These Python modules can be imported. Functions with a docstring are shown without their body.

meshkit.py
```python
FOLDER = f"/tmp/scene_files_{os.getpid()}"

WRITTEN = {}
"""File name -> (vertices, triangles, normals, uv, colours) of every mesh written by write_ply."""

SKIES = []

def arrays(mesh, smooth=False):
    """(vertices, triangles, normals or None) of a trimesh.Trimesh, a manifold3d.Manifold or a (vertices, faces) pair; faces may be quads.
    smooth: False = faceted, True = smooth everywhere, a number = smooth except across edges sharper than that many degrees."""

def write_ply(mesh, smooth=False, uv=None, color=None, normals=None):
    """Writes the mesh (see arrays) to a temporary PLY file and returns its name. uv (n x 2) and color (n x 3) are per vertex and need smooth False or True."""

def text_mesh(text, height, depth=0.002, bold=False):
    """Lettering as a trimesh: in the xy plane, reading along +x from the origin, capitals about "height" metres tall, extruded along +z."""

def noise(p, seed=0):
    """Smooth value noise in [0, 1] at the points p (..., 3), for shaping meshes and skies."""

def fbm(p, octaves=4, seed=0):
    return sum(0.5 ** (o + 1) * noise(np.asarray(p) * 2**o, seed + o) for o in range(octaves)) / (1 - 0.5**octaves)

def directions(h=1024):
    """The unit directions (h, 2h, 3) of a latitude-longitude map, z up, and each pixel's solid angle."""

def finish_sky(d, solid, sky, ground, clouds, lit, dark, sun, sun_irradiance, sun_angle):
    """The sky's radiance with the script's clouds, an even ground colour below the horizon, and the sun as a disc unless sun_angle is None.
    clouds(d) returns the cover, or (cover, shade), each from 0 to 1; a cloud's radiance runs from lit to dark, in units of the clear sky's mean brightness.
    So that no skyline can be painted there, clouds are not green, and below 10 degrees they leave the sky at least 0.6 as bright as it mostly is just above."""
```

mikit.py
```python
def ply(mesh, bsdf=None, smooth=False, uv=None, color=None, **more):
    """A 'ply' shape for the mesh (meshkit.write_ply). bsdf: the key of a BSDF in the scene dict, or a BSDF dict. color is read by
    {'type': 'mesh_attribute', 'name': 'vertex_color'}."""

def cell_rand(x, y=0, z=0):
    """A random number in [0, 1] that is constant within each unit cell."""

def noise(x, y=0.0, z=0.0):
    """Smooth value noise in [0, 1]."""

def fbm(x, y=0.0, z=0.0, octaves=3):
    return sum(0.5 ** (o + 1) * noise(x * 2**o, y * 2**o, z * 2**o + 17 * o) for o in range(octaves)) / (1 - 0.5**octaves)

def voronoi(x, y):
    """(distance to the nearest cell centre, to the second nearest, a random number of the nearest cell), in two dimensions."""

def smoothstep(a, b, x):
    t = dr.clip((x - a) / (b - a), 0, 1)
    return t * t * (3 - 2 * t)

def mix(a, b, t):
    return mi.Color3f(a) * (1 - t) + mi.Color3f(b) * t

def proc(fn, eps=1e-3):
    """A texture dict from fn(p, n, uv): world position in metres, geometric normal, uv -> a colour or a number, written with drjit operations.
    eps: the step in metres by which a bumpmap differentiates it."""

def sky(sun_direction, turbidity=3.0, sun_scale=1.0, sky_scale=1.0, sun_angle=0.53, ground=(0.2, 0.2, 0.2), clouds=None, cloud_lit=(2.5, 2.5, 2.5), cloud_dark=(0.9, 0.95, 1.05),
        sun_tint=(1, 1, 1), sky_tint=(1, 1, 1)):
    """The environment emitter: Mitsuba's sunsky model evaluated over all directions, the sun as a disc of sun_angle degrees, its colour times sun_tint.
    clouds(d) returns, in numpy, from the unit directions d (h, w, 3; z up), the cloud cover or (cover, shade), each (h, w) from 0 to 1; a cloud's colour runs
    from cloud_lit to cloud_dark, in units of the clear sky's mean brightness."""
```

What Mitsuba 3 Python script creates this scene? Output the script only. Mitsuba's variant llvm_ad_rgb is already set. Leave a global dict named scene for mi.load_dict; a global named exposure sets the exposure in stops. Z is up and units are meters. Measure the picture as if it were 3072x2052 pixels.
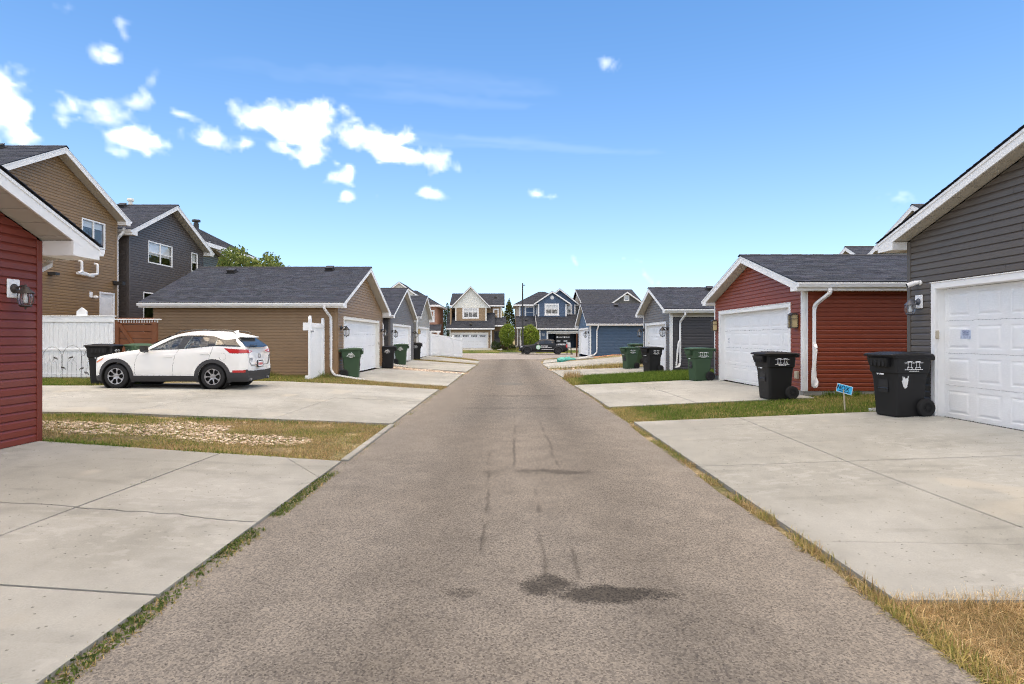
import math, random
import numpy as np
import trimesh
import shapely
from shapely.geometry import Polygon, box as sbox, LineString
import manifold3d as m3
import drjit as dr
import mitsuba as mi
import mikit, meshkit
from mikit import noise, fbm, voronoi, cell_rand, smoothstep, mix

T = mi.ScalarTransform4f
scene, labels = {}, {}
rng = np.random.default_rng(7)

# ------------------------------------------------------------------ camera, sky, exposure
EYE = 1.6
scene['camera'] = {
    'type': 'perspective', 'fov': math.degrees(2 * math.atan(1536 / 1741.0)), 'fov_axis': 'x',
    'principal_point_offset_x': 0.00358, 'principal_point_offset_y': 0.00585,
    'to_world': T().look_at(origin=[0, 0, EYE], target=[0, 10, EYE], up=[0, 0, 1]),
    'near_clip': 0.05, 'far_clip': 3000.0}


def clouds(d):
    """Fair-weather cumulus scattered over the sky by noise, with thin cirrus streaks; cover and shade."""
    x, y, z = d[..., 0], d[..., 1], d[..., 2]
    zz = np.maximum(z, 0.02)
    az = np.arctan2(x, y)
    el = np.arcsin(np.clip(z, -1, 1))
    q = np.stack([az, el * 1.35, np.zeros_like(az) + .33], -1)
    w1, w2 = meshkit.fbm(q * 14 + 9.1, 4, 5) - 0.5, meshkit.fbm(q * 14 + 2.7, 4, 8) - 0.5
    det = meshkit.fbm(q * 30 + np.stack([w1, w2, w1], -1) * 2.4, 5, 11) - 0.5
    cover, shade = np.zeros_like(az), np.zeros_like(az)
    for (a, e, ra, re, tilt, dens) in CLOUDS:
        u, v = az - math.radians(a), el - math.radians(e)
        u = (u + math.pi) % (2 * math.pi) - math.pi
        c, s = math.cos(tilt), math.sin(tilt)
        u = u * np.cos(el)
        u, v = u + w1 * math.radians(ra) * 1.1, v + w2 * math.radians(re) * 1.3
        uu, vv = (u * c + v * s) / math.radians(ra), (-u * s + v * c) / math.radians(re)
        vv = np.where(vv < 0, vv * 1.2, vv)
        r = np.sqrt(uu * uu + vv * vv)
        k = np.clip(1.22 - r, -1, 1) * dens + det * 2.5
        t = np.clip((k - 0.08) / 0.95, 0, 1) * (r < 1.9)
        t = t ** 1.9 * min(1, max(.3, dens * 1.5 - .55))
        shade = np.where(t > cover, np.clip(0.10 - 0.30 * vv + det * .5, 0, 0.5), shade)
        cover = np.maximum(cover, t)
    # veils and banks of the same cloud all round; few of them in the quarter the lane runs towards
    far = np.stack([x / (zz + .12) * 1.1, y / (zz + .12) * 1.1, np.zeros_like(x)], -1)
    bank = meshkit.fbm(far + np.stack([w1, w2, w1], -1) * .5 + 3.0, 5, 21)
    back = np.clip((np.abs(az) - 0.95) / 0.6, 0, 1)
    bk = np.clip((bank - 0.34) / 0.16, 0, 1) * back
    cover = np.maximum(cover, bk * .95)
    shade = np.where(bk > .3, np.clip(.15 + (bank - .5) * 1.2, 0, .6), shade)
    cs = np.stack([x / zz * 0.30 + y / zz * .05, y / zz * 1.5 - x / zz * .25, np.zeros_like(x)], -1)
    streak = meshkit.fbm(cs * 2.0 + 4.0 + w1[..., None] * .5, 5, 3)
    patch = meshkit.fbm(cs * .5 + 11.0, 2, 31)
    cirrus = np.clip((streak - 0.50) / 0.3, 0, 1) * np.clip((patch - .52) / .15, 0, 1) * 0.15 * np.clip((el - 0.22) / 0.15, 0, 1)
    haze = np.exp(-np.maximum(el, 0) / 0.15) * 0.30
    return np.clip(np.maximum(cover, np.maximum(cirrus, haze)), 0, 1), np.where(cover > haze, shade, 0.0)


# azimuth and elevation (degrees), half sizes, tilt, density
CLOUDS = [(-41.6, 16.6, 2.6, 2.8, 0.2, 1.15), (-37.6, 16.9, 1.3, 1.7, -0.5, 0.9), (-35.6, 17.6, 2.2, 1.7, 0.1, 0.74), (-32.8, 15.9, 2.3, 1.2, -0.15, .95), (-32.6, 19.0, 2.0, 0.8, 0.1, .72),
          (-20.0, 18.6, 4.2, 2.0, 0.05, 1.35), (-21.8, 16.6, 4.2, 1.0, -.05, .9), (-11.9, 18.0, 3.9, 2.0, -0.12, 1.08), (-16.6, 14.9, 2.1, 1.3, 0.1, 1.0), (-15.6, 13.4, .9, .6, 0.1, .8), (-27.4, 17.0, 2.1, 0.9, 0.1, 0.8),
          (-18.8, 15.9, 1.6, 1.0, 0.0, 0.85), (-7.6, 17.1, 1.8, 1.3, -0.5, 0.85), (-4.6, 16.4, 1.3, 1.0, 0, .6), (-42.0, 13.0, 2.0, 0.7, 0.0, 0.95), (-35.0, 21.6, 1.1, 0.9, 0.3, 0.75), (-33.6, 23.4, 0.5, 1.6, 0.1, 0.65), (-34.0, 15.0, 1.5, .8, 0, .75),
          (-37.0, 24.4, 0.7, 1.0, 0.2, 0.6), (-30.0, 18.6, 1.5, 0.7, -0.3, 0.65), (-31.5, 20.5, .6, .8, 0, .6), (9.6, 25.2, 0.9, 0.9, 0.1, 0.85), (3.9, 13.5, 1.6, 0.8, -0.4, 0.75), (-7.6, 13.8, 1.4, .6, -.2, .7), (-13.0, 13.4, 1.0, .5, 0, .65),
          (34.2, 10.9, 2.2, 1.0, -0.4, 0.66), (6.6, 7.4, 0.4, 1.0, .35, .62), (13.7, 5.6, 2.6, 0.9, -0.6, 0.75), (12.5, 31.0, 1.6, .8, 0, .7)]
_r = random.Random(3)
CLOUDS += [(_r.uniform(58, 302), _r.uniform(10, 50), _r.uniform(3, 9), _r.uniform(1.5, 4.5), _r.uniform(-.3, .3), _r.uniform(.8, 1.4)) for _ in range(22)]

sun = np.array([0.05, -math.cos(math.radians(87.5)), math.sin(math.radians(87.5))])
scene['sky'] = mikit.sky(sun, turbidity=2.8, sun_scale=0.36, sky_scale=0.60, sun_angle=66, ground=(0.28, 0.27, 0.25), clouds=clouds,
                         cloud_lit=(4.9, 4.75, 4.55), cloud_dark=(2.2, 2.15, 2.1), sun_tint=(1.0, 0.905, 0.76), sky_tint=(0.58, 0.90, 1.15))
exposure = 3.05

# ------------------------------------------------------------------ helpers
NUM = {}


def numbered(key):
    n = NUM.get(key, 0)
    NUM[key] = n + 1
    return key if n == 0 else f'{key}_{n:03d}'


def thing(name, label, cat, group=None, kind=None):
    key = numbered(name)
    labels[key] = {'label': label}
    if cat: labels[key]['category'] = cat
    if group: labels[key]['group'] = group
    if kind: labels[key]['kind'] = kind
    return key


def vf(m):
    if isinstance(m, tuple): return np.asarray(m[0], float), np.asarray(m[1], int)
    if hasattr(m, 'to_mesh'):
        mm = m.to_mesh()
        return np.array(mm.vert_properties[:, :3], float), np.array(mm.tri_verts)
    return np.array(m.vertices), np.array(m.faces)


def join(ms):
    V, F, n = [], [], 0
    for m in ms:
        v, f = vf(m)
        if f.shape[1] == 4: f = np.vstack([f[:, [0, 1, 2]], f[:, [0, 2, 3]]])
        V.append(v); F.append(f + n); n += len(v)
    return np.vstack(V), np.vstack(F)


def put(key, mesh, mat, smooth=False, color=None):
    if isinstance(mesh, list): mesh = join(mesh)
    scene[key] = mikit.ply(mesh, mat, smooth=smooth, color=color)
    return key


def part(parent, name, mesh, mat, smooth=False, label=None, kind=None, color=None):
    key = numbered(f'{parent}__{name}')
    put(key, mesh, mat, smooth, color)
    if label or kind:
        labels[key] = {}
        if label: labels[key]['label'] = label
        if kind: labels[key]['kind'] = kind
    return key


def copy_thing(root, name, label, cat, group, M):
    """The thing and its parts again under the next number, moved by the transform M."""
    r = thing(name, label, cat, group)
    for k in [k for k in scene if k.startswith(root + '__')]:
        scene[r + k[len(root):]] = {**scene[k], 'to_world': M}
        if k in labels: labels[r + k[len(root):]] = dict(labels[k])
    return r


def move(root, M):
    for k in scene:
        if k == root or k.startswith(root + '__'): scene[k]['to_world'] = M


BF = np.array([[0, 2, 1], [0, 3, 2], [4, 5, 6], [4, 6, 7], [0, 1, 5], [0, 5, 4], [1, 2, 6], [1, 6, 5], [2, 3, 7], [2, 7, 6], [3, 0, 4], [3, 4, 7]])


def bx(x0, x1, y0, y1, z0, z1):
    if x0 > x1: x0, x1 = x1, x0
    if y0 > y1: y0, y1 = y1, y0
    return np.array([[x0, y0, z0], [x1, y0, z0], [x1, y1, z0], [x0, y1, z0], [x0, y0, z1], [x1, y0, z1], [x1, y1, z1], [x0, y1, z1]], float), BF


def cbx(x0, x1, y0, y1, z0, z1, c=0.006):
    """A box with chamfered edges."""
    lo, hi = np.minimum([x0, y0, z0], [x1, y1, z1]), np.maximum([x0, y0, z0], [x1, y1, z1])
    c = min(c, *(0.45 * (hi - lo)))
    pts = []
    for i in range(8):
        p = np.array([hi[k] if (i >> k) & 1 else lo[k] for k in range(3)])
        sgn = np.array([-1 if (i >> k) & 1 else 1 for k in range(3)])
        for k in range(3):
            q = p + sgn * c
            q[k] = p[k]
            pts.append(q)
    return vf(trimesh.convex.convex_hull(np.array(pts)))


def prism(poly, axis, a, b):
    """A shapely polygon extruded from a to b along an axis: 'x' takes (y, z), 'y' takes (x, z), 'z' takes (x, y)."""
    if not isinstance(poly, Polygon): poly = Polygon(poly)
    v, f = vf(trimesh.creation.extrude_polygon(poly, abs(b - a), engine='earcut'))
    lo = min(a, b)
    if axis == 'z': return v + [0, 0, lo], f
    if axis == 'x': return np.stack([v[:, 2] + lo, v[:, 0], v[:, 1]], 1), f
    return np.stack([v[:, 0], v[:, 2] + lo, v[:, 1]], 1), f[:, ::-1]


def xf(m, M):
    v, f = vf(m)
    M = np.asarray(M, float)
    return v @ M[:3, :3].T + M[:3, 3], f


def rz(a, loc=(0, 0, 0)):
    c, s = math.cos(a), math.sin(a)
    M = np.eye(4); M[:2, :2] = [[c, -s], [s, c]]; M[:3, 3] = loc
    return M


def tube(path, r, n=8, closed_ends=True, up=(0.13, 0.21, 0.97), sect=None):
    """A swept tube along a path (radius r or one per point); sect = a (k, 2) cross-section instead."""
    P = np.asarray(path, float)
    R = np.broadcast_to(np.asarray(r, float), (len(P),))
    d = np.gradient(P, axis=0)
    seg = np.diff(P, axis=0); seg /= np.linalg.norm(seg, axis=1, keepdims=True)
    d[0], d[-1] = seg[0], seg[-1]
    for i in range(1, len(P) - 1): d[i] = seg[i - 1] + seg[i]
    d /= np.linalg.norm(d, axis=1, keepdims=True)
    u = np.array(up, float)
    V = []
    if sect is None:
        a = np.arange(n) * 2 * math.pi / n
        sect = np.stack([np.cos(a), np.sin(a)], 1)
    n = len(sect)
    for i in range(len(P)):
        w = np.cross(d[i], u); w /= np.linalg.norm(w)
        q = np.cross(w, d[i])
        k = 1.0
        if 0 < i < len(P) - 1: k = 1 / max(0.5, math.sqrt((1 + seg[i - 1] @ seg[i]) / 2))
        V.append(P[i] + R[i] * (sect[:, :1] * w + sect[:, 1:] * q) * (1 if k == 1 else 1 + (k - 1) * 0.7))
    F = []
    for i in range(len(P) - 1):
        for j in range(n):
            a, b = i * n + j, i * n + (j + 1) % n
            F += [[a, b, b + n], [a, b + n, a + n]]
    for j in range(1, n - 1):
        F += [[0, j + 1, j], [(len(P) - 1) * n, (len(P) - 1) * n + j, (len(P) - 1) * n + j + 1]]
    return np.vstack(V), np.array(F)


def bend(path, r=0.06, n=4):
    """The path with its corners rounded."""
    P = [np.asarray(p, float) for p in path]
    out = [P[0]]
    for a, b, c in zip(P, P[1:], P[2:]):
        k = min(r, np.linalg.norm(b - a) * .45, np.linalg.norm(c - b) * .45)
        p, q = b + (a - b) / np.linalg.norm(a - b) * k, b + (c - b) / np.linalg.norm(c - b) * k
        for t in np.linspace(0, 1, n):
            out.append((1 - t) ** 2 * p + 2 * t * (1 - t) * b + t * t * q)
    return np.array(out + [P[-1]])


def lathe(prof, n=24, axis='z'):
    """A surface of revolution from (radius, height) points."""
    prof = np.asarray(prof, float)
    a = np.arange(n) * 2 * math.pi / n
    V = np.stack([prof[:, None, 0] * np.cos(a), prof[:, None, 0] * np.sin(a), np.broadcast_to(prof[:, None, 1], (len(prof), n))], -1).reshape(-1, 3)
    F = []
    for i in range(len(prof) - 1):
        for j in range(n):
            a0, b0 = i * n + j, i * n + (j + 1) % n
            F += [[a0, b0, b0 + n], [a0, b0 + n, a0 + n]]
    if axis == 'x': V = V[:, [2, 0, 1]]
    if axis == 'y': V = V[:, [1, 2, 0]]
    return V, np.array(F)


def flat_text(text, h, O, U, N, depth=0.002, bold=False, center=True):
    """Lettering standing on a surface: O its lower middle, U its reading direction, N out of the surface."""
    m = meshkit.text_mesh(text, h, depth, bold)
    v, f = vf(m)
    U, N = np.asarray(U, float), np.asarray(N, float)
    W = np.cross(N, U)
    if center: v[:, 0] -= (v[:, 0].min() + v[:, 0].max()) / 2
    return np.asarray(O, float) + v[:, :1] * U + v[:, 1:2] * W + v[:, 2:] * N, f


# ------------------------------------------------------------------ materials
def two(b): return {'type': 'twosided', 'bsdf': b}


def rgb(c): return {'type': 'rgb', 'value': [float(x) for x in c]}


def mat(name, color, rough=0.6, spec=0.4, metallic=0.0, coat=0.0, bump=None, scale=1.0):
    b = {'type': 'principled', 'base_color': color if isinstance(color, dict) else rgb(color), 'roughness': rough, 'specular': spec, 'metallic': metallic}
    if coat: b.update(clearcoat=coat, clearcoat_gloss=0.92)
    if bump is not None: b = {'type': 'bumpmap', 'arbitrary': bump, 'scale': scale, 'bsdf': b}
    scene[name] = two(b)
    return name


def asphalt_col(p, n, uv):
    d1, d2, r1 = voronoi(p.x * 100, p.y * 100)
    e1, e2, r2 = voronoi(p.x * 58 + 7, p.y * 58)
    big = fbm(p.x * 0.55 + 3, p.y * 0.22, 1.0, 4)
    mid = fbm(p.x * 5, p.y * 5, 3.0, 3)
    tan = mix((0.146, 0.130, 0.111), (0.119, 0.112, 0.103), smoothstep(0.3, 0.7, big))
    grain = mix((0.055, 0.050, 0.048), (0.278, 0.250, 0.211), r1)
    c = tan * 0.50 + grain * 0.50
    c = mi.Color3f(c) * (0.90 + 0.42 * mid)
    dark = smoothstep(0.80, 0.95, r2) * smoothstep(0.55, 0.2, e1)
    c = mi.Color3f(c) * (1 - 0.42 * dark)
    pale = smoothstep(0.955, 0.99, r2) * 0
    ax = dr.abs(p.x)
    # wheel paths a shade darker, the crown between and the edges paler and browner
    track = dr.exp(-dr.square((p.x + 0.55) / 0.42)) + dr.exp(-dr.square((p.x - 1.0) / 0.42))
    c = mi.Color3f(c) * (1.0 - 0.20 * track * (0.6 + 0.8 * big)) * (1.0 + 0.12 * smoothstep(1.3, 2.2, ax))
    wob = fbm(p.x * 7, p.y * 9, 8.0, 5) - 0.5 + 0.22 * (r1 - 0.5)
    # tar stains left where a wet patch was sealed, and thin cracks running along the lane

    def patch(x0, y0, rx, ry):
        r = dr.square((p.x - x0) / rx) + dr.square((p.y - y0) / ry)
        return smoothstep(1.7, 0.0, r + wob * 2.4)
    st = dr.maximum(dr.maximum(patch(0.27, 3.72, 0.17, 0.17), patch(0.60, 3.62, 0.42, 0.11)), dr.maximum(0.55 * patch(-0.30, 3.64, 0.13, 0.06), 0.7 * patch(0.55, 6.92, 0.40, 0.13)))
    st = dr.maximum(st, 0.4 * patch(-0.2, 6.9, 0.16, 0.1))
    st = dr.maximum(st, 0.5 * patch(0.2, 2.55, 0.05, 0.03))
    st = dr.maximum(st, 0.55 * patch(0.3, 16.0, 1.3, 0.16))
    st = dr.maximum(st, 0.35 * patch(0.0, 13.2, 1.5, 0.16))
    for (x0, a, b) in ((0.27, 3.7, 7.0), (0.47, 3.7, 5.4), (-0.22, 4.2, 9.0), (0.1, 7, 13), (0.62, 7, 12)):
        line = dr.exp(-dr.square((p.x - x0 - (noise(p.y * 0.9, x0 * 9) - 0.5) * 0.07 - (noise(p.y * 9, x0 * 9) - 0.5) * 0.03) / 0.022)) * smoothstep(a, a + 0.3, p.y) * smoothstep(b, b - 1.5, p.y)
        st = dr.maximum(st, 0.62 * line * smoothstep(0.25, 0.75, noise(p.x * 25, p.y * 3.5)))
    return mi.Color3f(c) * (1 - 0.66 * st)


def asphalt_bump(p, n, uv):
    d1, d2, r1 = voronoi(p.x * 100, p.y * 100)
    return (1 - smoothstep(0.0, 0.7, d1)) * (0.4 + 0.6 * r1)


def concrete_col(p, n, uv):
    big = fbm(p.x * 0.7, p.y * 0.7, p.z * 0.7, 4)
    mid = fbm(p.x * 7, p.y * 5, 2.0, 4)
    fine = noise(p.x * 130, p.y * 130, p.z * 130)
    slab = cell_rand(dr.floor(p.x / 2.05), dr.floor(p.y / 3.3))
    c = mix((0.232, 0.230, 0.207), (0.284, 0.283, 0.260), smoothstep(0.32, 0.68, big))
    c = mi.Color3f(c) * (0.88 + 0.20 * mid) * (0.92 + 0.16 * fine) * (0.97 + 0.06 * slab)
    wear = smoothstep(0.54, 0.72, fbm(p.x * 9.0 + 5, p.y * 16, 6.0, 4)) * smoothstep(0.45, 0.6, fbm(p.x * 0.9 + 15, p.y * 0.9, 2.0, 3))
    c = mix(c, mi.Color3f(0.46, 0.455, 0.43), wear * 0.16)
    arc = dr.abs(dr.sqrt(dr.square(p.x + 6.4) + dr.square(p.y - 1.2)) - 3.55 - 0.12 * noise(p.x * 2, p.y * 2, 4.0))
    tyre = smoothstep(0.13, 0.02, arc) * smoothstep(0.42, 0.62, fbm(p.x * 4 + 2, p.y * 4, 7.0, 3)) + smoothstep(0.62, 0.75, fbm(p.x * 1.3 + 60, p.y * 5.0, 3.0, 3)) * 0.7
    c = mi.Color3f(c) * (1 - 0.14 * tyre)
    d1, d2, r = voronoi(p.x * 14, p.y * 14)
    pit = smoothstep(0.86, 0.9, r) * smoothstep(0.16, 0.06, d1)
    rust = smoothstep(0.70, 0.80, fbm(p.x * 1.1 + 40, p.y * 1.1, 1.0, 3))
    c = mi.Color3f(c) * (1 - 0.5 * pit)
    return mix(c, mi.Color3f(0.36, 0.33, 0.27), rust * 0.35)


def soil_col(p, n, uv):
    a = fbm(p.x * 1.2, p.y * 1.2, 1.0, 4)
    b = noise(p.x * 40, p.y * 40, 2.0)
    c = mix((0.12, 0.10, 0.055), (0.24, 0.19, 0.11), smoothstep(0.35, 0.65, a))
    g = smoothstep(0.50, 0.62, fbm(p.x * 2.1 + 7, p.y * 2.1, 5.0, 3))
    return mi.Color3f(mix(c, mi.Color3f(0.075, 0.085, 0.03), g * 0.5)) * (0.6 + 0.8 * b)


def street_col(p, n, uv):
    a = fbm(p.x * 0.12, p.y * 0.9, 1.0, 4)
    return mi.Color3f(mix((0.165, 0.15, 0.138), (0.235, 0.215, 0.195), smoothstep(0.3, 0.7, a))) * (0.85 + 0.3 * noise(p.x * 30, p.y * 30, 1.0))


def lawn_col(p, n, uv):
    a = fbm(p.x * 0.6, p.y * 0.6, 1.0, 4)
    return mi.Color3f(mix((0.05, 0.075, 0.018), (0.13, 0.125, 0.045), smoothstep(0.3, 0.7, a))) * (0.6 + 0.8 * noise(p.x * 12, p.y * 12, 1.0))


def dirt(base, amount=0.16):
    """A flat colour with faint dust: paler and browner towards the foot of a wall, fine speckle everywhere."""
    b = mi.ScalarColor3f(*base) if False else base

    def fn(p, n, uv):
        a = fbm(p.x * 2.2 + p.y * 2.2, p.z * 0.9, 3.0, 3)
        f = noise((p.x + p.y) * 45, p.z * 150, 1.0)
        c = mi.Color3f(b) * (1 - amount / 2 + amount * a) * (0.95 + 0.10 * f)
        return mix(c, mi.Color3f(0.30, 0.27, 0.23), 0.05 * smoothstep(0.5, 0.75, a))
    return mikit.proc(fn)


mat('asphalt', mikit.proc(asphalt_col), 0.93, 0.25, bump=mikit.proc(asphalt_bump), scale=0.0035)
mat('street_asphalt', mikit.proc(street_col), 0.95, 0.2)
mat('concrete', mikit.proc(concrete_col), 0.9, 0.25)
mat('joint_dirt', (0.17, 0.155, 0.12), 1.0, 0.1)
mat('soil', mikit.proc(soil_col), 1.0, 0.1)
mat('lawn_turf', mikit.proc(lawn_col), 1.0, 0.1)
mat('foundation', (0.33, 0.32, 0.29), 0.95, 0.2)
mat('white_trim', (0.80, 0.80, 0.79), 0.5, 0.4)
mat('white_metal', (0.82, 0.82, 0.82), 0.38, 0.5)
mat('white_paint', dirt((0.80, 0.82, 0.83), 0.16), 0.75, 0.3)
mat('door_white', dirt((0.78, 0.79, 0.80), 0.06), 0.48, 0.4)
mat('cream_trim', (0.78, 0.76, 0.69), 0.5, 0.4)
mat('soffit', (0.50, 0.47, 0.41), 0.7, 0.3)
mat('vertex_tone', {'type': 'mesh_attribute', 'name': 'vertex_color'}, 0.95, 0.2)
scene['vertex_leaf'] = {'type': 'principledthin', 'base_color': {'type': 'mesh_attribute', 'name': 'vertex_color'}, 'roughness': 0.65, 'diff_trans': 0.9, 'spec_trans': 0.0, 'eta': 1.35}
mat('black_plastic', (0.016, 0.016, 0.018), 0.42, 0.5)
mat('dark_metal', (0.03, 0.028, 0.027), 0.45, 0.5)
mat('bronze_metal', (0.05, 0.042, 0.038), 0.5, 0.5)
mat('blue_grey_metal', (0.085, 0.09, 0.11), 0.45, 0.5)
mat('brass_metal', (0.32, 0.21, 0.07), 0.4, 0.5, metallic=0.5)
mat('amber_glass', (0.62, 0.50, 0.26), 0.3, 0.5)
mat('rubber', (0.022, 0.022, 0.023), 0.8, 0.3)
mat('silver', (0.46, 0.46, 0.48), 0.35, 0.5, metallic=0.75)
mat('bin_black', (0.012, 0.012, 0.013), 0.5, 0.35)
mat('bin_green', (0.042, 0.082, 0.042), 0.5, 0.35)
mat('print_white', (0.80, 0.80, 0.80), 0.6, 0.3)
mat('dark_gap', (0.02, 0.02, 0.02), 0.9, 0.2)
mat('beige_plastic', (0.45, 0.40, 0.30), 0.5, 0.4)
mat('window_white', (0.80, 0.80, 0.79), 0.4, 0.5)
mat('room_dark', (0.055, 0.06, 0.065), 0.9, 0.3)
mat('blind_white', (0.62, 0.63, 0.63), 0.8, 0.3)
mat('wood_brown', dirt((0.165, 0.055, 0.018), 0.4), 0.6, 0.4)
mat('house_wall_beige', (0.40, 0.34, 0.28), 0.85, 0.2)
mat('brick_red', (0.36, 0.20, 0.14), 0.85, 0.2)
mat('bark', (0.09, 0.065, 0.045), 0.95, 0.2)
scene['pane_glass'] = {'type': 'thindielectric', 'int_ior': 1.5}
scene['lamp_glass'] = {'type': 'thindielectric', 'int_ior': 1.45}
SIDING = {
    'barn_red': (0.175, 0.034, 0.022), 'rust_red': (0.232, 0.046, 0.019), 'tan_brown': (0.265, 0.168, 0.090), 'charcoal': (0.104, 0.089, 0.076), 'slate': (0.052, 0.052, 0.058),
    'house_tan': (0.240, 0.150, 0.072), 'house_charcoal': (0.094, 0.079, 0.073), 'light_grey': (0.30, 0.285, 0.25), 'ash_grey': (0.150, 0.135, 0.126), 'denim': (0.052, 0.098, 0.165),
    'olive_grey': (0.095, 0.095, 0.070)}
for k, c in SIDING.items():
    for j, t in enumerate((1.0, 0.955, 1.05)):
        mat(f'siding_{k}_{j}', dirt(tuple(x * t for x in c), 0.14) if k in ('barn_red', 'rust_red', 'charcoal', 'tan_brown') and j == 0 else tuple(x * t for x in c), 0.46, 0.5)

# ------------------------------------------------------------------ the ground
def zl(y): return np.interp(y, [16, 50, 60], [0, -.33, -.43])


def xe(y, s): return np.interp(y, [0, 36, 46, 54], [2.27, 2.3, 2.6, 4.0]) if s > 0 else np.interp(y, [0, 44, 50, 54], [2.14, 2.2, 2.6, 4.0])


def gz(x, y):
    """Height of the ground: the lane dips towards the street, the lots rise from it, the far lots rise from the street."""
    x, y = np.asarray(x, float), np.asarray(y, float)
    right = np.clip(x - xe(y, 1), 0, 5.6) * np.interp(y, [0, 30, 44, 51, 57], [.045, .045, .105, .10, 0])
    dl = np.clip(-x - xe(y, -1), 0, 40)
    left = np.interp(dl, [0, 5.2, 8], [0, 5.2, 5.95]) * np.interp(y, [0, 25, 38, 47, 51, 57], [.045, .045, .065, .105, .10, 0])
    t = np.clip((y - 76.5) / 5.5, 0, 1)
    return zl(y) + np.where(x > 0, right, left) + .59 * t * t * (3 - 2 * t)


def grid_mesh(xs, ys, dz=0.0):
    X, Y = np.meshgrid(xs, ys)
    V = np.stack([X, Y, gz(X, Y) + dz], -1).reshape(-1, 3)
    n = len(xs)
    i, j = np.meshgrid(np.arange(n - 1), np.arange(len(ys) - 1))
    a = (j * n + i).ravel()
    return V, np.vstack([np.stack([a, a + 1, a + n + 1], 1), np.stack([a, a + n + 1, a + n], 1)])


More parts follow.
